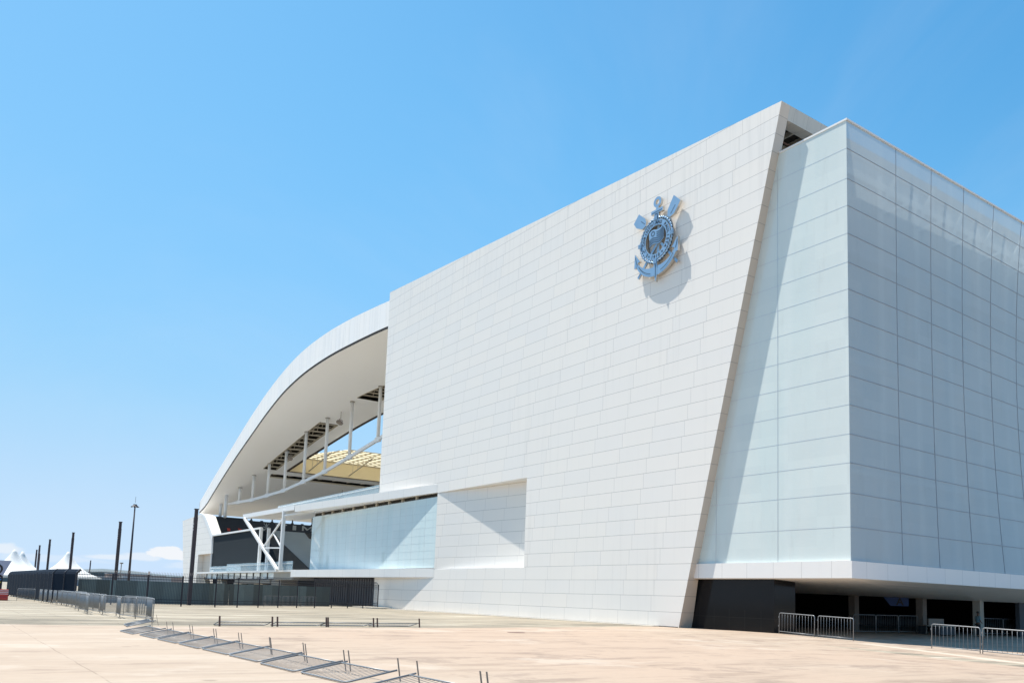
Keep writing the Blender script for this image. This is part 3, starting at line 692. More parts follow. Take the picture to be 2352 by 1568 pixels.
def strip_rows(x0, x1, fa, fb, b, z=G):
    for k in range(3):
        def P(x, t): return (x, fa(x)+(fb(x)-fa(x))*t, z(x))
        b.quad(P(x0, k/3), P(x1, k/3), P(x1, (k+1)/3), P(x0, (k+1)/3))
b = MB(); cst = lambda v: (lambda x: v)
for x0, x1 in zip(base_x, base_x[1:]):
    xm = (x0+x1)/2
    if xm < -161.1 or -159.8 < xm < -158.3: strip_rows(x0, x1, cst(YO), cst(112.), b)
    elif xm < -159.8: strip_rows(x0, x1, cst(YO), cst(50.4), b)
    elif xm < -139.3 or xm > -128.4:
        strip_rows(x0, x1, cst(YO), So, b); strip_rows(x0, x1, Si, Ie, b)
    else: strip_rows(x0, x1, cst(YO), Ie, b)
roof = b.build('roof', M['soffit'], st, smooth=True)
b = MB()
for x0, x1 in zip(base_x, base_x[1:]):
    f = (lambda x: 112.) if x1 <= -158.3 else Ie
    b.quad((x0, YO, T(x0)), (x1, YO, T(x1)), (x1, f(x1), T(x1)+.4), (x0, f(x0), T(x0)+.4))
for x0, x1 in zip(base_x, base_x[1:]):
    if x0 >= -158.3: b.quad((x0, Ie(x0)-.05, G(x0)), (x1, Ie(x1)-.05, G(x1)), (x1, Ie(x1)-.05, T(x1)+.4), (x0, Ie(x0)-.05, T(x0)+.4))
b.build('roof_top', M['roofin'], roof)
b = MB()
for x0, x1 in zip(base_x, base_x[1:]): b.quad((x0, YO-.05, G(x0)+.28), (x1, YO-.05, G(x1)+.28), (x1, YO-.05, T(x1)), (x0, YO-.05, T(x0)))
b.quad((-179.05, 112, 16.6), (-179.05, YO-.05, 16.6), (-179.2, YO-.05, 18.85), (-179.2, 112, 18.85))
b.build('roof_fascia', M['roofskin'], roof, smooth=True)
b = MB()
for x0, x1 in zip(base_x, base_x[1:]):
    b.quad((x0, YO+.02, G(x0)-.03), (x1, YO+.02, G(x1)-.03), (x1, YO+.02, G(x1)+.3), (x0, YO+.02, G(x0)+.3))
    if x0 >= -158.3: b.quad((x0, Ie(x0), G(x0)-.10), (x1, Ie(x1), G(x1)-.10), (x1, Ie(x1), G(x1)+.25), (x0, Ie(x0), G(x0)+.25)); b.quad((x0, Ie(x0)-.5, G(x0)-.02), (x1, Ie(x1)-.5, G(x1)-.02), (x1, Ie(x1), G(x1)-.10), (x0, Ie(x0), G(x0)-.10))
b.box(-158.4, 53, 24.05, -158.25, 112, 24.22)
b.build('gutter', M['darkline'], roof)
# truss steel seen through the roof slots
b = MB(); x = -157.5; k = 0
while x < -95:
    if x < -139.8 or x > -127.6:
        p = (x, So(x), G(x)+.15); q = (x+.4, Si(x), G(x)+.15); b.bar(p, q, .12, .22)
        if k % 2 == 0: b.bar((x, So(x), G(x)+.5), (x+1.6, Si(x+1.6), G(x+1.6)+.5), .1)
        b.bar((x, (So(x)+Si(x))/2, G(x)+.2), (x+1.3, (So(x)+Si(x))/2, G(x)+2.4), .09)
    x += 1.45; k += 1
for xa, xb in ((-158.2, -139.4), (-128.3, -95)):
    xx = xa
    while xx < xb-.1:
        xn = min(xx+2, xb)
        for f in (So, Si): b.bar((xx, f(xx), G(xx)+.12), (xn, f(xn), G(xn)+.12), .14, .3)
        b.bar((xx, (So(xx)+Si(xx))/2, G(xx)+1.2), (xn, (So(xn)+Si(xn))/2, G(xn)+1.2), .12)
        xx = xn
for k in range(20): b.bar((-161.1, 51+3*k, 23.6), (-159.8, 52.2+3*k, 23.8), .2)
b.bar((-161.1, 50.4, 23.1), (-161.1, 110, 23.1), .12, .25); b.bar((-159.8, 50.4, 23.7), (-159.8, 110, 23.7), .12, .25)
b.build('roof_truss', M['beige'], roof)
# inner cream fascia with the translucent overhang
b = MB(); b.box(-158.9, 53.2, 24.2, -158.3, 112, 26.95); b.build('inner_fascia', M['cream'], roof)
b = MB(); b.quad((-158.2, 53.6, 27.1), (-142.4, 58.6, 27.1), (-142.4, 112, 27.1), (-158.2, 112, 27.1)); b.build('translucent_roof', M['membrane'], roof)
b = MB()
for k in range(9): x = -158.2+1.96*k; b.bar((x, 53.8+.3*(x+158.2), 27.03), (x, 112, 27.03), .12, .14)
for k in range(33): y = 53.9+1.8*k; xe = min(-142.4, -158.2+(y-53.4)/.3); b.bar((-158.3, y, 27.0), (xe, y, 27.0), .13, .16)
for k in range(7):
    y = 57+8.2*k; b.bar((-158.2, y, 24.6), (-147.0, y, 26.9), .18)
    for i in range(4): xq = -156.4+2.4*i; b.bar((xq, y, 24.6+.2*(xq+158.2)), (xq, y, 27), .1)
b.build('overhang_frame', M['beige'], roof)
# hangers and the suspended lower chord
PP = [(-121.5, 54.5, 34.05, 25.5), (-130.15, 53.5, 32.8, 23.6), (-137.45, 52.25, 31.0, 21.8), (-143.2, 50.75, 29.2, 20.45), (-150.8, 50, 26.95, 19.5), (-156.15, 48.75, 25.1, 18.9), (-161.0, 47.5, 23.1, 18.35), (-166.05, 46.5, 21.1, 18.2)]
for x, y, z1, z0 in PP:
    c = MB(); c.tube([(x, y, z0+.25), (x, y, G(x)+.12)], .27, 12); h = c.build('hanger', M['white'], roof, smooth=True)
    c = MB(); c.lathe([(.3, -.08), (.42, -.08), (.42, 0), (.3, 0)], (x, y, G(x)-.02), 12); c.build('collar', M['concrete'], h)
b = MB()
ch = [(-114, 56, 28.0)]+[(x, y, z0) for x, y, z1, z0 in PP]+[(-172.1, 45.6, 18.1)]
for p, q in zip(ch, ch[1:]): b.bar(p, q, .34, .5)
for p in ch[1:-1]: b.bar(Vector(p)+Vector((.55, .12, .06)), Vector(p)-Vector((.55, .12, .03)), .42, .72)
b.build('lower_chord', M['white'], roof)
for x, y, z0 in ((-173.0, 45.0, 15.3), (-169.5, 45, 15.3), ):
    c = MB(); c.tube([(x, y, z0), (x, y, G(x)+.1)], .32, 12); c.build('column', M['white'], roof, smooth=True)
# floodlight clusters
for x, y, dz in ((-134.5, 53.4, 1.3), (-150.2, 50.6, .9), (-163, 66, 1.2)):
    c = MB(); z = G(x)
    c.tube([(x, y, z), (x, y, z-dz)], .05, 6); c.bar((x-.7, y, z-dz+.1), (x+.9, y, z-dz-.45), .1)
    for k in range(3):
        p = Vector((x-.55+.6*k, y-.1, z-dz-.25-.22*k)); c.bar(p, p+Vector((.22, -.28, -.36)), .5, .44)
    c.build('floodlight', M['post2'] if 'post2' in M else M['footgrey'], roof)
# ---- east stand seen through the opening
XS = -172.0
b = MB(); b.box(XS-.3, 42.5, 0, XS, 112, 15.28); stand = b.build('rear_stand_wall', M['navy'], st)
b = MB()
for k in range(30): b.box(XS-.3, 48.5+2.1*k, 15.27, XS, 49.0+2.1*k, 15.48)
for k in range(14): b.box(XS-.4, 50.8+4.2*k, 15.2, XS-.1, 51.0+4.2*k, 17.0)
b.box(XS-.35, 42.5, 15.22, XS-.02, 111, 15.30); b.box(XS-.3, 42.5, 15.28, XS+.2, 49.5, 15.62)
b.build('stand_truss', M['navy'], stand)
b = MB()
def yz(pts, dx=.06):
    n = len(pts); vs = [(XS+dx, y, z) for y, z in pts]; b.add(vs, [tuple(range(n))])
yz([(55.75, 14.78), (58.1, 14.85), (58.1, 15.08), (55.75, 15.0)]); yz([(56.7, 14.0), (57.25, 14.0), (57.25, 14.8), (56.7, 14.8)])
b.build('letter', M['letter'], stand); b = MB()
yz([(59.3, 14.05), (60.05, 14.05), (60.05, 15.02), (59.3, 15.02)])
b.build('letter', M['letter'], stand); b = MB()
yz([(61.3, 14.05), (61.65, 14.05), (61.65, 15.05), (61.3, 15.05)]); yz([(61.65, 15.05), (61.65, 14.75), (62.35, 14.1), (62.5, 14.45)]); yz([(62.5, 14.45), (62.35, 14.1), (63.2, 14.75), (63.2, 15.05)]); yz([(63.2, 14.05), (63.6, 14.05), (63.6, 15.05), (63.2, 15.05)])
b.build('letter', M['letter'], stand)
b = MB()
for (a, c_) in (((53.9, 14.5), .3),):
    for k in range(16):
        t0 = 2*math.pi*k/16; t1 = 2*math.pi*(k+1)/16
        b.add([(XS+.06, a[0]+math.cos(t0)*r, a[1]+math.sin(t0)*r) for r in (c_-.09, c_)]+[(XS+.06, a[0]+math.cos(t1)*r, a[1]+math.sin(t1)*r) for r in (c_, c_-.09)], [(0, 1, 2, 3)])
yz([(53.8, 14.3), (54.0, 14.3), (54.0, 15.0), (53.8, 15.0)]); yz([(53.45, 14.75), (53.6, 14.65), (53.45, 15.02), (53.3, 15.0)]); yz([(54.2, 14.65), (54.35, 14.75), (54.5, 15.0), (54.35, 15.02)])
yz([(53.2, 14.3), (53.35, 14.35), (53.9, 14.1), (53.9, 13.95)]); yz([(53.9, 13.95), (53.9, 14.1), (54.45, 14.35), (54.6, 14.3)])
b.build('band_crest', M['letter'], stand)
b = MB(); yz([(46.3, 12.95), (46.9, 12.9), (46.8, 13.45), (46.2, 13.5)], .1); b.build('red_banner', M['red'], stand); b = MB(); yz([(48.4, 13.2), (49.2, 13.1), (49.0, 13.5), (48.3, 13.6)], .1); b.build('red_banner', M['red'], stand)
b = MB(); yz([(50.5, 13.45), (54, 13.45), (54, 13.85), (50.5, 13.85)], .1); b.build('white_banner', M['letter'], stand)
b = MB(); b.quad((XS+.2, 53.6, 13.7), (XS+.2, 90, 13.7), (-150, 90, 3.4), (-150, 51.0, 3.4)); b.quad((XS+.2, 53.6, 13.7), (-150, 51, 3.4), (-150, 51, 0), (XS+.2, 53.6, 0)); b.build('seating_deck', M['stand'], st)
b = MB(); rows_ = 56
for i in range(rows_):
    t = (i+.6)/rows_; x = XS+.6+(22.0-.8)*t*.95; z = 13.7-10.3*(x-XS-.2)/21.8
    y = 54.4+(t*3.4 if t > .25 else .8)
    ymax = 61.5+max(0, i-6)*.11
    while y < min(ymax, 67):
        b.box(x-.11, y, z+.02, x+.11, y+.20, z+.20); y += .27
tag(b.build('seats', M['seat'], st), kind='stuff')

# ------------------------------------------------------------------ emblem on the wall
EX, EZ = -44.15, 28.2; YF = 40.92
em = thing('wall_emblem', (EX, YW, EZ), 'large blue and steel club crest with anchor and oars high on the white wall', 'emblem')
def plate(b, pts, y0=YF, y1=YF+.22):
    # orientation independent prism
    a = sum(pts[i][0]*pts[(i+1) % len(pts)][1]-pts[(i+1) % len(pts)][0]*pts[i][1] for i in range(len(pts)))
    if a < 0: pts = pts[::-1]
    n = len(pts); vs = [(x, y0, z) for x, z in pts]+[(x, y1, z) for x, z in pts]
    k = len(b.v); b.v += vs; b.f.append(tuple(k+i for i in range(n))); b.mi.append(0)
    b.f.append(tuple(k+n+i for i in range(n-1, -1, -1))); b.mi.append(1)
    for i in range(n): b.f.append((k+(i+1) % n, k+i, k+i+n, k+(i+1) % n+n)); b.mi.append(1)
def eb_new():
    b = MB(); b.mi = []; return b
def eb_build(b, name, mats=None, parent=em):
    o = b.build(name, mats or [M['emb'], M['embsteel']], parent)
    for p, i in zip(o.data.polygons, b.mi): p.material_index = i
    return o
def annulus(b, cx, cz, r0_, r1_, n=48, y0=YF, y1=YF+.2, a0=0, a1=360):
    for k in range(n):
        t0 = R(a0+(a1-a0)*k/n); t1 = R(a0+(a1-a0)*(k+1)/n)
        P = lambda r, t: (cx+r*math.cos(t), cz+r*math.sin(t))
        vs = [(*[P(r0_, t0)[0]], y0, P(r0_, t0)[1]), (P(r1_, t0)[0], y0, P(r1_, t0)[1]), (P(r1_, t1)[0], y0, P(r1_, t1)[1]), (P(r0_, t1)[0], y0, P(r0_, t1)[1])]
        vs += [(x, y1, z) for x, y, z in vs]; k0 = len(b.v); b.v += vs
        for f, m in (((0, 1, 2, 3), 0), ((7, 6, 5, 4), 1), ((1, 5, 6, 2), 1), ((0, 3, 7, 4), 1)): b.f.append(tuple(k0+i for i in f)); b.mi.append(m)
# text ring
b = eb_new(); annulus(b, EX, EZ, 1.10, 1.52, 64, YF, YF+.22); eb_build(b, 'text_ring')
# deep steel drum behind it
b = eb_new(); annulus(b, EX, EZ, 1.42, 1.60, 48, YF+.23, YW); eb_build(b, 'mounting_drum', [M['embsteel'], M['embsteel']])
# rope ring of twisted strands
b = MB()
for k in range(40):
    t0 = 2*math.pi*k/40; pts = []
    for i in range(5):
        t = t0+(i-.0)/4*2*math.pi/40*1.15; r = 1.60+.13*i/4; pts.append((EX+r*math.cos(t), YF+.04, EZ+r*math.sin(t)))
    b.tube(pts, .058, 6)
b.build('rope_ring', M['emb'], em, smooth=True)
b = MB()
for k in range(72):
    t0 = 2*math.pi*k/72; t1 = 2*math.pi*(k+1)/72
    b.quad(*[(EX+r*math.cos(t), YF+.1, EZ+r*math.sin(t)) for r, t in ((1.57, t0), (1.76, t0), (1.76, t1), (1.57, t1))])
b.build('rope_backing', M['black'], em)
for a in (0, 90, 180, 270):
    b = MB(); t = R(a); d = Vector((math.cos(t), 0, math.sin(t))); n_ = Vector((-math.sin(t), 0, math.cos(t)))
    for q in (-.11, 0, .11):
        c0 = Vector((EX, YF-.02, EZ))+d*1.50+n_*q; b.bar(c0, c0+d*.36, .075, .1, up=(0, 1, 0))
    b.bar(Vector((EX, YF+.02, EZ))+d*1.68-n_*.13, Vector((EX, YF+.02, EZ))+d*1.68+n_*.13, .05, .05); b.build('binding', M['emb'], em)
# anchor
b = eb_new()
annulus(b, -44.03, 31.07, .20, .41, 28); plate(b, [(-44.67, 30.22), (-43.43, 30.22), (-43.43, 30.52), (-44.67, 30.50)], YF-.02, YF+.2); plate(b, [(-44.17, 30.4), (-43.9, 30.4), (-43.9, 30.75), (-44.17, 30.75)], YF-.008, YF+.21)
plate(b, [(-44.33, 29.7), (-43.87, 29.7), (-43.87, 30.24), (-44.33, 30.24)], YF-.004, YF+.19)
plate(b, [(-44.30, 26.0), (-43.95, 26.0), (-43.95, 26.75), (-44.30, 26.75)], YF-.015, YF+.19); plate(b, [(-44.22, 26.7), (-43.98, 26.7), (-43.98, 29.75), (-44.22, 29.75)], YF+.21, YF+.30)
N = 14
for s in (-1, 1):       # arms: thick crescent, thinner towards the flukes
    up_, dn_ = [], []
    for k in range(N+1):
        t = k/N; ang = R(-90+s*(4+66*t)); ro = 2.42; w = .56*(1-t)**.8+.17
        cx, cz = -44.12, 27.85
        x_o = cx+ro*math.cos(ang); z_o = cz+ro*math.sin(ang); x_i = cx+(ro-w)*math.cos(ang); z_i = cz+(ro-w)*math.sin(ang)
        dn_.append((x_o, z_o)); up_.append((x_i, z_i))
    for k in range(N): plate(b, [dn_[k], dn_[k+1], up_[k+1], up_[k]])
plate(b, [(-44.30, 25.6), (-43.94, 25.6), (-43.95, 26.05), (-44.3, 26.05)], YF-.011, YF+.17); plate(b, [(-44.30, 25.62), (-44.06, 24.95), (-43.94, 25.62)], YF-.013, YF+.18)
plate(b, [(-46.40, 27.75), (-45.80, 27.02), (-46.02, 27.0), (-46.10, 26.9), (-46.28, 26.6), (-46.45, 26.62)][::-1], YF-.014, YF+.2)
plate(b, [(-41.84, 27.72), (-42.46, 27.05), (-42.25, 27.0), (-42.15, 26.9), (-41.99, 26.6), (-41.82, 26.62)], YF-.014, YF+.2)
eb_build(b, 'anchor')
b = MB()
def line(x0, z0, x1, z1, w=.035, y=YF-.026): b.bar((x0, y, z0), (x1, y, z1), w, .006, up=(0, 1, 0))
line(-44.57, 30.31, -43.52, 30.34); line(-44.12, 25.3, -44.12, 26.3)
for q in (-.1, 0, .1): line(-44.1+q, 29.72, -44.1+q, 30.18)
for s in (-1, 1):
    for k in range(7):
        a0_ = R(-90+s*(14+6*k)); a1_ = R(-90+s*(20+6*k)); line(-44.12+2.2*math.cos(a0_), 27.85+2.2*math.sin(a0_), -44.12+2.2*math.cos(a1_), 27.85+2.2*math.sin(a1_))
line(-46.15, 26.85, -46.35, 27.5); line(-42.05, 26.9, -41.88, 27.5)
b.build('engraved_line', M['black'], em)
# oars: blades above, handles below, crossing behind the ring
for s, bl, h0, h1 in ((-1, [(-46.05, 30.83), (-46.62, 30.24), (-46.30, 29.80), (-45.66, 29.50), (-45.28, 29.62), (-45.22, 29.95), (-45.35, 30.25)], (-42.72, 26.98), (-41.98, 25.86)),
                      (1, [(-42.32, 30.95), (-41.63, 30.32), (-41.9, 29.95), (-42.27, 29.55), (-42.70, 29.42), (-42.95, 29.6), (-42.93, 30.05)], (-45.50, 26.98), (-46.17, 25.82))):
    b = eb_new(); plate(b, bl)
    h0 = (bl[4][0]*.96+h1[0]*.04, bl[4][1]*.96+h1[1]*.04); d = Vector((h1[0]-h0[0], h1[1]-h0[1])).normalized(); n_ = Vector((-d.y, d.x))*.10
    plate(b, [(h0[0]+n_.x, h0[1]+n_.y), (h1[0]+n_.x, h1[1]+n_.y), (h1[0]-n_.x, h1[1]-n_.y), (h0[0]-n_.x, h0[1]-n_.y)], YF+.12, YF+.24)
    o = eb_build(b, 'oar')
    c = MB(); q = bl[4] if s < 0 else bl[4]
    p0 = Vector((q[0], YF-.004, q[1]+.12)); dirv = Vector((-.55*(-s), 0, .62)) if s > 0 else Vector((-.5, 0, .42))
    c.bar(p0+dirv*.15, p0+dirv*1.0, .035, .006, up=(0, 1, 0)); c.build('engraved_line', M['black'], o)
# flag with wavy stripes
b = eb_new(); n = 14
def fl(t, v):   # t along the width, v 0 top..1 bottom
    w = .13*math.sin(t*math.pi*2.0+.4)
    return (-44.92+1.62*t+.10*v*(1-t), 28.86+.10*t+w-1.10*v+.22*t)
for k in range(n): plate(b, [fl(k/n, 1), fl((k+1)/n, 1), fl((k+1)/n, 0), fl(k/n, 0)], YF+.02, YF+.1)
fg = eb_build(b, 'flag')
b = MB()
for i in range(6):
    v = .16+.145*i
    ks = range(n) if i > 2 else range(n//2, n)
    for k in ks: a_ = fl(k/n, v); c_ = fl((k+1)/n, v); b.bar((a_[0], YF+.012, a_[1]), (c_[0], YF+.012, c_[1]), .05, .012, up=(0, 1, 0))
for k in range(16):
    t0 = 2*math.pi*k/16; t1 = 2*math.pi*(k+1)/16; q = fl(.26, .28)
    b.bar((q[0]+.17*math.cos(t0), YF+.012, q[1]+.17*math.sin(t0)), (q[0]+.17*math.cos(t1), YF+.012, q[1]+.17*math.sin(t1)), .05, .012, up=(0, 1, 0))
b.bar((-44.95, YF+.06, 27.2), (-44.75, YF+.06, 29.1), .04)
b.build('flag_stripe', M['black'], fg)
# lettering round the ring
def glyph(ch, size):
    cu = bpy.data.curves.new('g', 'FONT'); cu.body = ch; cu.size = size; cu.align_x = 'CENTER'; cu.resolution_u = 3; cu.offset = .014
    o = bpy.data.objects.new('g', cu); C.objects.link(o)
    dg = bpy.context.evaluated_depsgraph_get(); me = bpy.data.meshes.new_from_object(o.evaluated_get(dg))
    vs = [tuple(v.co) for v in me.vertices]; fs = [tuple(p.vertices) for p in me.polygons]
    bpy.data.objects.remove(o); bpy.data.curves.remove(cu); bpy.data.meshes.remove(me)
    return vs, fs
def put_text(b, s, a_from, a_to, rad, size, flip=False):
    n = len(s)
    for i, ch in enumerate(s):
        if ch == ' ': continue
        a = R(a_from+(a_to-a_from)*i/(n-1)); vs, fs = glyph(ch, size)
        if flip: right = Vector((-math.sin(a), 0, math.cos(a))); upv = Vector((-math.cos(a), 0, -math.sin(a)))
        else: right = Vector((math.sin(a), 0, -math.cos(a))); upv = Vector((math.cos(a), 0, math.sin(a)))
        o = Vector((EX+rad*math.cos(a), YF-.006, EZ+rad*math.sin(a)))
        b.add([o+right*x+upv*y for x, y, z in vs], fs)
b = MB(); put_text(b, 'S.C.CORINTHIANS PAULISTA', 226, -38, 1.19, .34); put_text(b, '1910', 254, 286, 1.43, .36, True)
for a in (238, 302):
    t = R(a); cx, cz = EX+1.31*math.cos(t), EZ+1.31*math.sin(t); pts = []
    for k in range(10): r = .12 if k % 2 == 0 else .05; q = math.pi/2+k*math.pi/5; pts.append((cx+r*math.cos(q), YF-.006, cz+r*math.sin(q)))
    b.add(pts, [tuple(range(10))])
b.build('lettering', M['black'], em)

# ------------------------------------------------------------------ fence
FP = [(-88.2, 40.6), (-78.3, 20.5), (-81.6, 9.9), (-85.2, 8.55), (-121, 7.4)]
fn = thing('palisade_fence', (-80, 20, 0), 'tall black steel palisade fence with curved picket tops between the wall and the red barrier', 'fence')
def along(P, step):
    out = []
    for (a, c_) in zip(P, P[1:]):
        a = Vector((*a, 0)); c_ = Vector((*c_, 0)); n = max(1, round((c_-a).length/step))
        for k in range(n): out.append((a.lerp(c_, k/n), a.lerp(c_, (k+1)/n)))
    return out
bays = along(FP, 2.5)
for i, (a, c_) in enumerate(bays):
    d = (c_-a).normalized(); nrm = Vector((-d.y, d.x, 0))
    if nrm.dot(a) < 0: nrm = -nrm       # away from the camera
    cov = i >= 13
    b = MB(); big = i in (11, 13, 14, 15); w = .16 if big else .09
    b.bar(a, a+Vector((0, 0, 2.64)), w, w)
    if big: b.bar(a+Vector((0, 0, 2.6)), a+nrm*.28+Vector((0, 0, 2.9)), w, w)
    b.build('fence_post', M['fence'], fn)
    b = MB()
    for z in (.32, .55, 2.28, 2.5): b.bar(a+Vector((0, 0, z)), c_+Vector((0, 0, z)), .04, .05)
    n = int((c_-a).length/.125)
    for k in range(n):
        p = a.lerp(c_, (k+.5)/n); up = Vector((0, 0, 1)); w = .024
        pts = [p+up*.12, p+up*2.5, p+up*2.68+nrm*.05, p+up*2.82+nrm*.17, p+up*2.90+nrm*.32]
        for q0, q1 in zip(pts, pts[1:]): b.bar(q0, q1, w, w, up=tuple(nrm))
    pk = b.build('picket_panel', M['fence'] if not cov else M['fence'], fn)
    if cov:
        b = MB(); o = nrm*.04
        o = nrm*-.035; rows = [Vector((0, 0, .25)), Vector((0, 0, 2.5)), Vector((0, 0, 2.70))+nrm*.08, Vector((0, 0, 2.84))+nrm*.2, Vector((0, 0, 2.93))+nrm*.36]
        for q0, q1 in zip(rows, rows[1:]): b.quad(a+o+q0, c_+o+q0, c_+o+q1, a+o+q1)
        b.build('fence_cover', M['fabric'], fn)
# hoarding panels behind
HP = [(-95.8, 38.0), (-88.4, 22.5), (-90.6, 11.2)]
hd_ = thing('hoarding', (-86, 20, 0), 'green-grey sheet hoarding standing behind the black palisade fence', 'hoarding')
for i, (a, c_) in enumerate(along(HP, 2.4)):
    d = (c_-a).normalized(); n_ = Vector((-d.y, d.x, 0))*.02; h = 2.15 if i > 4 else 2.2
    b = MB(); b.quad(a, c_, c_+Vector((0, 0, h)), a+Vector((0, 0, h))); b.v = [tuple(Vector(v)+n_*(i % 2)) for v in b.v]; b.build('hoarding_sheet', M['hoard'], hd_)

# ------------------------------------------------------------------ poles
def column(x, y, h, label, group='dark steel columns in a row behind the fence'):
    t = thing('steel_column', (x, y, 0), label, 'column', group)
    b = MB(); b.bar((x, y, 0), (x, y, h-.8), .30, .34); b.bar((x+.03, y, h-.8), (x+.03, y, h), .22, .30); b.build('shaft', M['post'], t, bevel=.01)
    b = MB(); b.box(x-.14, y-.2, h-.03, x+.2, y+.2, h+.04); b.build('cap_plate', M['post'], t)
    for k in range(3):
        c = MB(); z = h-1.5-.28*k; c.box(x+.15, y-.22, z, x+.19, y-.17, z+.1); c.build('fixing_plate', M['whitep'], t)
    return t
names = ['tallest dark steel column, standing before the far white end block', 'second tallest dark steel column, left of the floodlight mast', 'dark steel column crossing the peak of the right-hand tent', 'dark steel column between the two groups of white tents', 'dark steel column right of a shorter one beside the left tents', 'small dark steel column nearest the left pair of tents']
for (x, y), l in zip([(-85.9, 20.1), (-112.1, 17.7), (-143.1, 16.4), (-170.9, 16.1), (-200.8, 17.2), (-228.9, 19.1)], names): column(x, y, 9.2, l)
column(-260.6, 22.5, 9.2, 'farthest dark steel column, half hidden beside a taller one')
column(-307, 40.8, 9.2, 'lone distant column between the right tent and the tall columns', None)
t = thing('floodlight_mast', (-211.5, 36.1, 0), 'tall slender dark mast with a ring of downward floodlights on top', 'light mast')
b = MB(); b.tube([(-211.5, 36.1, 0), (-211.5, 36.1, 20)], .30, 12, r2=.14); b.build('mast', M['post'], t, smooth=True)
b = MB(); b.lathe([(.12, .55), (.38, .52), (.42, .3), (.62, .12), (.15, .1)], (-211.5, 36.1, 19.6), 16); hdm = b.build('head_frame', M['post'], t)
for k in range(8):
    a = k*math.pi/4; p = Vector((-211.5+.45*math.cos(a), 36.1+.45*math.sin(a), 19.75)); b = MB(); b.bar(p, p+Vector((.42*math.cos(a), .42*math.sin(a), -.28)), .22, .14); b.build('floodlight', M['post'], t)
b = MB(); b.tube([(-211.5, 36.1, 20.5), (-211.5, 36.1, 21.9)], .035, 5); b.build('lightning_rod', M['post'], t)
t = thing('street_lamp', (-311.6, 50.6, 0), 'small pale street lamp far off right of the second tallest column', 'street lamp')
b = MB(); b.tube([(-311.6, 50.6, 0), (-311.6, 50.6, 8.8)], .2, 8, r2=.12); b.build('pole', M['footgrey'], t); b = MB(); b.box(-312.5, 50.2, 8.7, -310.7, 51.0, 9.1); b.build('lamp_head', M['footgrey'], t)
# ------------------------------------------------------------------ tents
def tent(x, y, label, w=5.2, h=8.0):
    t = thing('peaked_tent', (x, y, 0), label, 'tent', 'white peaked marquee tents behind the fence')
    b = MB(); n = 32; prof = [(1, 2.9), (.84, 3.35), (.68, 3.9), (.52, 4.55), (.38, 5.25), (.26, 6.0), (.16, 6.8), (.085, 7.5), (.045, h), (0, h+.05)]
    for q, z in prof:
        for k in range(n):
            a = 2*math.pi*k/n+math.pi/4
            sq = 1/max(abs(math.cos(a)), abs(math.sin(a))); f = 1+(sq-1)*q
            b.v.append((x+w*q*f*math.cos(a), y+w*q*f*math.sin(a), z))
    for i in range(len(prof)-1):
        for k in range(n): b.f.append((i*n+k, i*n+(k+1) % n, (i+1)*n+(k+1) % n, (i+1)*n+k))
    b.build('canopy', M['tent'], t, smooth=True)
    for sx in (-1, 1):
        for sy in (-1, 1): b = MB(); b.tube([(x+sx*w*.98, y+sy*w*.98, 0), (x+sx*w*.98, y+sy*w*.98, 2.95)], .06, 6); b.build('leg', M['white'], t)
    b = MB()
    for sx in (-1, 1): b.quad((x+sx*w, y-w, 2.5), (x+sx*w, y+w, 2.5), (x+sx*w, y+w, 2.92), (x+sx*w, y-w, 2.92)); b.quad((x-w, y+sx*w, 2.5), (x+w, y+sx*w, 2.5), (x+w, y+sx*w, 2.92), (x-w, y+sx*w, 2.92))
    b.build('valance', M['tent'], t)
tent(-198.9, 12.85, 'white peaked tent nearest the left edge of the photo', 5.6)
tent(-215, 15.4, 'white peaked tent whose tip shows just right of the leftmost one', 5.6, 8.2)
tent(-195.8, 21.9, 'white peaked tent crossed by a dark steel column', 5.6)

for i, (x, y, l) in enumerate([(66, 118, 'first'), (77, 121, 'second'), (88, 124, 'third'), (101, 127, 'fourth')]):  # unseen tents, added only to give the side glass something to reflect
    tent(x, y, l+' of the white tents added outside the right edge for the side glass to mirror', 5.0, 8.0)
# ------------------------------------------------------------------ crowd barriers
def rounded(w, h, r=.12, z0=.16):
    pts = [(-w/2, z0-.16+.0)]
    pts = [(-w/2, .05), (-w/2, h-r)]
    for k in range(1, 5): a = math.pi-k*math.pi/8; pts.append((-w/2+r+r*math.cos(a), h-r+r*math.sin(a)))
    for k in range(0, 5): a = math.pi/2-k*math.pi/8; pts.append((w/2-r+r*math.cos(a), h-r+r*math.sin(a)))
    pts.append((w/2, .05)); return pts
def barrier(name, w, h, nbars, feet, foot_mat, label, group, flat=.46, rf=.019, ri=.0045, fw_=.019):
    t = thing(name, (0, 0, 0), label, 'barrier', group)
    b = MB(); zb = .19 if feet else .17
    b.tube([(x, 0, z) for x, z in rounded(w, h)], rf, 8); b.tube([(-w/2, 0, zb), (w/2, 0, zb)], rf*.9, 8); b.build('frame', M['steel'], t, smooth=True)
    b = MB()
    for k in range(nbars):
        x = -w/2+w*(k+1)/(nbars+1); b.tube([(x, 0, zb), (x, 0, h-.01)], ri, 5)
    b.build('infill_bars', M['steel'], t, smooth=True)
    if feet:
        for sx in (-1, 1):
            b = MB(); b.box(sx*w/2-fw_, -flat/2, 0, sx*w/2+fw_, flat/2, .012); b.build('foot', foot_mat, t)
    else:
        b = MB()
        for sx in (-1,):
            for z in (h*.4, h*.82): b.box(sx*w/2-.07, -.012, z, sx*w/2, .012, z+.03); b.box(sx*w/2-.07, -.012, z-.06, sx*w/2-.05, .012, z+.03)
        b.build('hook', M['steel'], t)
    return t
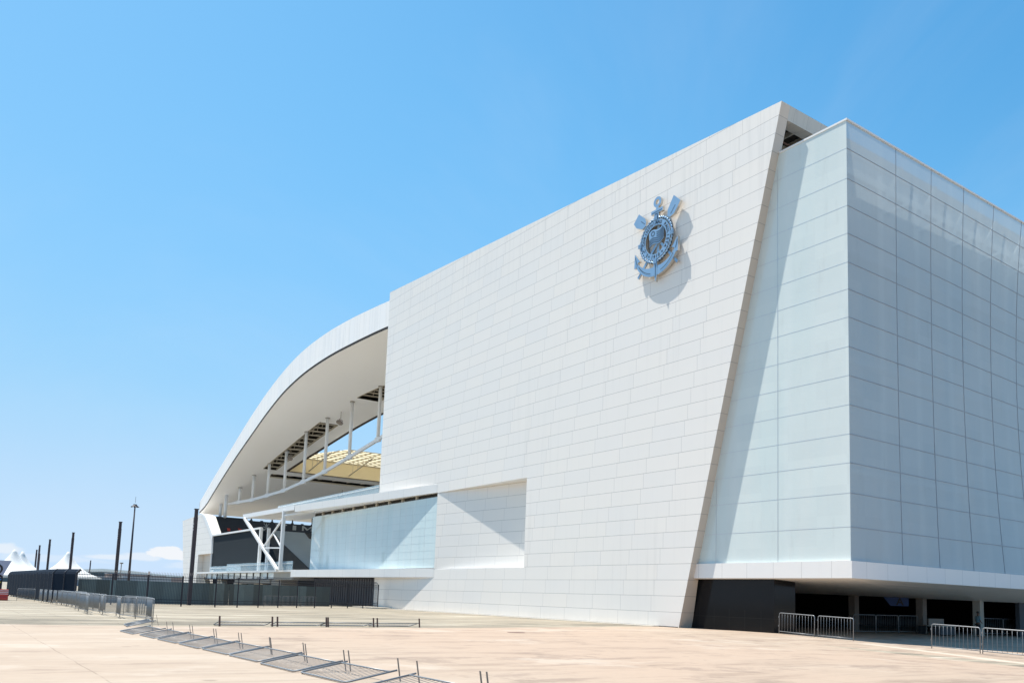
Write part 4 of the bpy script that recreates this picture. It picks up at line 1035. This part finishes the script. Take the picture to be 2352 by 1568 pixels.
ordn = ['first', 'second', 'third', 'fourth', 'fifth', 'sixth', 'seventh', 'eighth', 'ninth', 'tenth', 'eleventh', 'twelfth', 'thirteenth', 'fourteenth', 'fifteenth', 'sixteenth', 'seventeenth', 'eighteenth', 'nineteenth', 'twentieth']
# fallen row in the foreground: frame leans from the raised feet down to its top rail
proto = barrier('crowd_barrier', 2.22, 1.12, 14, True, M['footgrey'], 'x', 'fallen steel barriers in the foreground row', ri=.0055)
spans = [(-34.76, -32.35, 5.80), (-32.12, -29.8, 5.98), (-29.46, -27.25, 6.05), (-27.15, -24.80, 6.14), (-24.72, -22.46, 6.24), (-22.37, -20.1, 6.30), (-19.80, -17.5, 6.27), (-17.42, -15.1, 6.38), (-14.55, -12.2, 6.50), (-12.15, -9.85, 6.6)]
def lay(o, xc, yt, rz=0., z_top=.03, flip=1, lift=.23):
    # local: x along, z height.  lying: local +z points towards -Y (towards the rail on the ground)
    h = 1.12; s = (lift-z_top)/h; c = math.sqrt(1-s*s)
    zc = Vector((0, -c*flip, -s)); xc_ = Vector((1, 0, 0)); yc_ = zc.cross(xc_)
    m = Matrix((xc_, yc_, zc)).transposed().to_4x4()
    m = Matrix.Rotation(rz, 4, 'Z') @ m
    top = Vector((xc, yt, z_top)); base = top-(m.to_3x3() @ Vector((0, 0, h)))
    m.translation = base; o.matrix_world = m
for i, (x0, x1, yt) in enumerate(spans):
    o = proto if i == 0 else copy_tree(proto)
    lay(o, (x0+x1)/2, yt, random.uniform(-.015, .03)+.03, lift=.235)
    o['label'] = 'steel barrier lying fallen, %s from the left in the foreground row' % ordn[i]
    for ch in o.children:
        if ch.name.startswith('foot') and i > 5: pass
o = copy_tree(proto); lay(o, -39.25, 6.74, -.10, z_top=.04, lift=.30)
o['label'] = 'twisted steel barrier toppled beside the near end of the upright queue'; o['group'] = 'fallen steel barriers in the foreground row'
# fallen row further back with rusty feet towards the camera
protb = barrier('crowd_barrier', 2.35, 1.12, 14, True, M['rust'], 'x', 'fallen steel barriers with rusty feet in the back row', rf=.024, ri=.007, fw_=.04)
for i, y in enumerate([11.75, 14.35, 16.8, 19.35]):
    o = protb if i == 0 else copy_tree(protb)
    h = 1.12; zt = .03; s = (.24-zt)/h; c = math.sqrt(1-s*s)
    zc = Vector((-c, 0, -s)); xc_ = Vector((0, 1, 0)); yc_ = zc.cross(xc_)
    m = Matrix((xc_, yc_, zc)).transposed().to_4x4(); m = Matrix.Rotation(random.uniform(-.02, .02), 4, 'Z') @ m
    m.translation = Vector((-39.4, y, .24)); o.matrix_world = m
    o['label'] = 'fallen barrier with rusty upright feet, %s from the left in the back row' % ordn[i]
# upright queue
protc = barrier('crowd_barrier', 2.3, 1.1, 19, True, M['steel'], 'x', 'upright steel barriers in the long queue on the left', flat=.14, ri=.009)
x = -45.1
ups = []; QY = [(-90, 7.4), (-80, 7.95), (-70, 8.25), (-54, 8.25), (-44, 8.6)]
qp = Vector((-43.9, 8.7)); 
for k in range(8):
    a_ = R(8 if k % 2 else -5) if k else R(9); e_ = qp-Vector((math.cos(a_), math.sin(a_)))*2.33; ups.append(((qp.x+e_.x)/2, (qp.y+e_.y)/2, a_)); qp = e_
x = qp.x-1.2
while len(ups) < 18: ups.append((x, cat_interp(QY, x), R(1.0*math.sin(x*2.3)))); x -= 2.36
ups += [(-46.4, 8.98, R(-5)), (-49.6, 9.2, R(5)), (-55.2, 7.35, R(-4)), (-57.6, 7.45, R(3)), (-52.0, 9.1, R(8)), (-72, 9.3, R(2)), (-76, 9.4, R(2))]
ups += [(-58.3-2.36*k, 8.62-.012*k, R(-1+.4*k)) for k in range(9)]
for i, (x, y, rz) in enumerate(ups):
    o = protc if i == 0 else copy_tree(protc)
    o.location = (x, y, 0); o.rotation_euler = (0, 0, rz)
    if i < 18: o['label'] = 'upright steel barrier, %s from the near end of the long queue' % ordn[i]
    else: o['label'] = ['upright steel barrier closest behind the queue at its near end', 'second upright steel barrier standing just behind the near end of the queue', 'upright steel barrier standing in front of the queue with one leg clear', 'steel barrier second of the pair standing in front of the queue', 'third upright steel barrier standing just behind the near end of the queue', 'steel barrier whose rail shows behind the middle of the queue', 'farther steel barrier whose rail shows behind the middle of the queue'][i-18] if i < 25 else 'upright steel barrier, %s in the second line close behind the long queue' % ordn[i-25]
o = copy_tree(protc); o.location = (-88.5, 6.9, 0); o.rotation_euler = (0, 0, R(32)); o['label'] = 'single steel barrier angled away at the far left end of the queue'
for i, (x, y) in enumerate([(-84.2, 27.5), (-85.6, 29.8), (-87.0, 32.2)]):
    o = copy_tree(protc); o.location = (x, y, 0); o.rotation_euler = (0, 0, R(118)); o['group'] = 'barriers standing behind the palisade fence'
    o['label'] = '%s steel barrier from the left among three behind the palisade fence' % ordn[i]
# entrance barriers
protd = barrier('crowd_barrier', 2.95, 1.27, 11, False, None, 'x', 'steel barriers across the stadium entrance', rf=.024, ri=.009)
def between(o, a, c_):
    a = Vector((*a, hz(*a))); c_ = Vector((*c_, hz(*c_))); m = (a+c_)/2; d = c_-a
    o.location = m; o.rotation_euler = (0, -math.atan2(d.z, math.hypot(d.x, d.y)), math.atan2(d.y, d.x)); k = d.length/2.95; o.scale = (k, 1, 1)
ent = [((-33.7, 41.9), (-30.75, 41.35), 'steel barrier nearest the black stone wall at the entrance'), ((-30.62, 41.5), (-28.1, 41.2), 'steel barrier second from the black stone wall with a bent right leg'),
       ((-23.6, 41.2), (-20.95, 40.8), 'sunlit steel barrier at the right, left one of the near pair'), ((-20.83, 40.8), (-18.0, 40.6), 'steel barrier cut off by the right edge of the photo')]
for i, (a, c_, l) in enumerate(ent):
    o = protd if i == 0 else copy_tree(protd); between(o, a, c_); o['label'] = l
for i, (a, c_, l) in enumerate([((-34.2, 50.2), (-34.0, 52.4), 'shaded steel barrier behind the entrance, leftmost of three beside the pillars'), ((-34.0, 52.5), (-34.0, 55.1), 'shaded steel barrier behind the entrance, middle of three beside the pillars'), ((-34.0, 55.2), (-34.3, 58.1), 'shaded steel barrier behind the entrance, ending at the second pillar'),
                                ((-32.5, 63.5), (-32.3, 66.4), 'dim steel barrier right of the standing person'), ((-32.3, 66.5), (-32.2, 69.4), 'dim steel barrier at the far right inside the entrance')]):
    o = copy_tree(protd); between(o, a, c_); o['label'] = l; o['group'] = 'steel barriers in the shade under the entrance'
# ------------------------------------------------------------------ small things at the entrance
t = thing('hanging_sign', (-36.0, 58.6, 2.6), 'dark blue hanging banner with the letter A above the entrance barriers', 'sign')
b = MB(); dv = Vector((3.9, 2.4, 0)).normalized(); a = Vector((-36.9, 57.9, 0)); c_ = a+dv*1.75
b.add([a+dv*.0+Vector((0, 0, 2.58)), a+dv*.5+Vector((0, 0, 1.95)), c_+Vector((0, 0, 1.95)), c_+Vector((0, 0, 2.58))], [(0, 1, 2, 3)]); b.build('banner', M['banner'], t)
vs, fs = glyph('A', .75); b = MB(); o_ = a+dv*1.15+Vector((0, 0, 2.02))+Vector((dv.y, -dv.x, 0))*.03
b.add([o_+dv*x+Vector((0, 0, y)) for x, y, z in vs], fs); b.build('lettering', M['black'], t)
t = thing('counter_table', (-32.6, 58.2, hz(-32.6, 58.2)), 'small grey counter with a raised back panel under the entrance soffit', 'counter')
z = hz(-32.6, 58.2); b = MB(); b.box(-33.0, 57.4, z+.05, -32.2, 59.3, z+.62); b.build('cabinet', M['stand'], t); b = MB(); b.box(-33.1, 57.3, z+.62, -32.1, 59.4, z+.68); b.build('worktop', M['concrete'], t)
b = MB(); b.box(-33.1, 57.35, z+.68, -33.0, 59.3, z+1.15); b.build('back_panel', M['footgrey'], t)
for sx in (-33.0, -32.25):
    for sy in (57.45, 59.2): b = MB(); b.box(sx, sy, z, sx+.06, sy+.06, z+.06); b.build('leg', M['post'], t)
t = thing('waste_bin', (-34.3, 58.9, hz(-34.3, 58.9)), 'dark bin standing in front of the second pillar', 'bin')
z = hz(-34.3, 58.9); b = MB(); b.lathe([(0, 0), (.26, 0), (.32, .6), (.3, .62), (0, .5)], (-34.3, 58.6, z), 14); b.build('bin_body', M['stand'], t); b = MB(); b.lathe([(.33, .58), (.36, .6), (.33, .64)], (-34.3, 58.6, z), 14); b.build('bin_rim', M['footgrey'], t)

# person standing in the shade
def skin_body(name, joints, edges, mat, parent, L, sub=2):
    me = bpy.data.meshes.new(name); me.from_pydata([tuple(Vector(j[0])) for j in joints], edges, []); me.update()
    o = bpy.data.objects.new(name, me); C.objects.link(o); me.materials.append(mat)
    md = o.modifiers.new('skin', 'SKIN'); md.use_smooth_shade = True
    for v, j in zip(me.skin_vertices[0].data, joints): v.radius = j[1] if isinstance(j[1], tuple) else (j[1], j[1])
    me.skin_vertices[0].data[0].use_root = True
    s = o.modifiers.new('sub', 'SUBSURF'); s.levels = sub; s.render_levels = sub
    o.parent = parent; return o
px_, py_ = -31.1, 60.4; pz = hz(px_, py_)
pe = thing('person', (px_, py_, pz), 'person in pale blue shirt and dark trousers standing shaded by the third pillar', 'person', rz=R(150))
J = [((0, 0, .97), (.15, .11)), ((0, 0, 1.15), (.14, .10)), ((0, 0, 1.38), (.17, .11)), ((0, .01, 1.50), (.06, .06)), ((0, .0, 1.57), (.055, .055)),
     ((.2, 0, 1.42), (.055, .055)), ((.26, .02, 1.14), (.042, .042)), ((.20, -.14, .98), (.032, .032)), ((.17, -.18, .93), (.025, .035)),
     ((-.2, 0, 1.42), (.055, .055)), ((-.27, .02, 1.14), (.042, .042)), ((-.22, -.14, 1.0), (.032, .032)), ((-.18, -.19, .96), (.025, .035)),
     ((.09, 0, .88), (.09, .09)), ((.11, .0, .50), (.062, .062)), ((.11, .02, .09), (.042, .042)), ((.12, -.13, .04), (.04, .03)),
     ((-.09, 0, .88), (.09, .09)), ((-.12, -.02, .50), (.062, .062)), ((-.12, .02, .09), (.042, .042)), ((-.14, -.13, .04), (.04, .03)),
     ((0, -.01, 1.66), (.085, .10)), ((0, -.01, 1.745), (.07, .08))]
E_ = [(0, 1), (1, 2), (2, 3), (3, 4), (4, 21), (21, 22), (2, 5), (5, 6), (6, 7), (7, 8), (2, 9), (9, 10), (10, 11), (11, 12), (0, 13), (13, 14), (14, 15), (15, 16), (0, 17), (17, 18), (18, 19), (19, 20)]
skin_body('body', J, E_, M['skin'], pe, None)
JS = [((0, 0, .93), (.185, .135)), ((0, 0, 1.15), (.165, .125)), ((0, 0, 1.38), (.19, .13)), ((0, .01, 1.47), (.09, .08)), ((.21, 0, 1.42), (.072, .072)), ((.25, .02, 1.2), (.062, .062)), ((-.21, 0, 1.42), (.072, .072)), ((-.26, .02, 1.2), (.062, .062))]
skin_body('shirt', JS, [(0, 1), (1, 2), (2, 3), (2, 4), (4, 5), (2, 6), (6, 7)], M['shirt'], pe, None)
JT = [((0, 0, .98), (.165, .125)), ((.09, 0, .86), (.11, .11)), ((.11, 0, .5), (.082, .082)), ((.11, .02, .1), (.065, .07)), ((-.09, 0, .86), (.11, .11)), ((-.12, -.02, .5), (.082, .082)), ((-.12, .02, .1), (.065, .07))]
skin_body('trousers', JT, [(0, 1), (1, 2), (2, 3), (0, 4), (4, 5), (5, 6)], M['trouser'], pe, None)
b = MB(); b.lathe([(0, .105), (.06, .095), (.095, .05), (.10, 0), (.09, -.03)], (0, 0, 0), 14)
hr = b.build('hair', M['hair'], None, smooth=True); hr.parent = pe; hr.location = (0, .012, 1.71)

# ------------------------------------------------------------------ sign totem and red barrier at the left edge
t = thing('sign_totem', (-91, 4.6, 0), 'black sign totem with a pale flared top showing the letter Q at the left edge', 'sign')
a = Vector((-89.2, 3.6, 0)); dv = Vector((-.78, .95, 0)).normalized(); nv = Vector((dv.y, -dv.x, 0))
if nv.dot(Vector((91, -4.6, 0))) < 0: nv = -nv
dvr = dv
def sq(b, u0, u1, z0, z1, off=0., u0t=None, u1t=None):
    u0t = u0 if u0t is None else u0t; u1t = u1 if u1t is None else u1t
    b.add([P0+dvr*u0+nv*off+Vector((0, 0, z0)), P0+dvr*u1+nv*off+Vector((0, 0, z0)), P0+dvr*u1t+nv*off+Vector((0, 0, z1)), P0+dvr*u0t+nv*off+Vector((0, 0, z1))], [(0, 1, 2, 3)])
P0 = Vector((-93.5, 5.25, 0)); dvr = Vector((.06, 1, 0)).normalized(); nv = Vector((1, -.06, 0)).normalized()
b = MB(); b.bar(P0+dvr*(-.9)+Vector((0, 0, 0)), P0+dvr*(-.9)+Vector((0, 0, 2.2)), 1.9, .25, up=(1, 0, 0)); b.build('panel', M['black'], t)
b = MB(); sq(b, -2.4, .05, 2.2, 3.62, .14, -2.4, .62); sq(b, -2.4, .05, 2.2, 3.62, -.14, -2.4, .62); b.build('sign_face', M['signw'], t)
vs, fs = glyph('Q', 1.35); b = MB(); b.add([P0+nv*.16+dvr*(x-.5)+Vector((0, 0, y+2.36)) for x, y, z in vs], fs); b.build('lettering', M['black'], t)
for z0, z1, m, e in ((1.72, 1.92, 'blue', -.02), (1.48, 1.66, 'yellow', -.02), (.98, 1.15, 'orange', -.2), (2.02, 2.08, 'signw', -.02)):
    b = MB(); sq(b, -1.5, e-.15, z0, z1, .14, -1.5, e); b.build('stripe', M[m], t)
t = thing('water_barrier', (-90.4, 5.0, 0), 'orange-red plastic road barrier with white reflective bands at the left edge', 'road barrier')
b = MB(); pts = [(-.34, 0), (.34, 0), (.34, .22), (.20, .42), (.17, 1.0), (-.17, 1.0), (-.20, .42), (-.34, .22)]
cx, cy = -90.4, 5.05
for (ya, yb2) in ((cy-1.4, cy+.62),): 
    n = len(pts); b.add([(cx+x_, ya, z_) for x_, z_ in pts]+[(cx+x_, yb2, z_) for x_, z_ in pts], [tuple(range(n)), tuple(range(2*n-1, n-1, -1))]+[((i+1) % n, i, i+n, (i+1) % n+n) for i in range(n)])
b.build('barrier_body', M['red'], t, bevel=.03)
b = MB()
for z0 in (.56, .70, .84): b.box(cx-.215, cy-1.3, z0, cx+.215, cy+.625, z0+.05)
b.build('reflective_band', M['whitep'], t)
# distant town blocks on the horizon
rnd = random.Random(3)
cityc = [(.30, .32, .34), (.40, .30, .26), (.22, .26, .30), (.45, .45, .45), (.12, .17, .12)]
cm = [plain('far_building_%s' % w, c_, .8, 0, .1, .05) for w, c_ in zip(('grey', 'brick', 'slate', 'white', 'green'), cityc)]
lab = ['low grey building on the far horizon', 'low brick-coloured building on the far horizon', 'low slate building on the far horizon', 'low white building on the far horizon']
cd_ = ['between the first and second tall columns', 'left of the floodlight mast foot', 'right of the floodlight mast foot', 'directly behind the mast foot', 'just left of the far white end block', 'behind the middle of the fence', 'beneath the small white cumulus cloud', 'below the distant street lamp', 'close beside the right tent', 'nearest the tallest dark column', 'in the gap past the second tallest column', 'behind the fence bay by the hoarding end']
for i in range(12):
    px = 205+20*i
    d_ = (px-1254)/1942; dirv = (hd+r0*d_).normalized(); D_ = rnd.uniform(700, 1100); c0 = dirv*D_; w = rnd.uniform(8, 20); h = rnd.uniform(5, 11)
    t = thing('distant_building', (c0.x, c0.y, 0), lab[i % 4]+' '+cd_[i], 'building', 'low buildings on the far horizon')
    b = MB(); b.box(c0.x-w/2, c0.y-w, 0, c0.x+w/2, c0.y+w, h); b.build('walls', cm[i % 4], t)
    b = MB(); b.box(c0.x-w/2-.4, c0.y-w-.4, h, c0.x+w/2+.4, c0.y+w+.4, h+.6); b.build('roof', cm[(i+1) % 4], t)
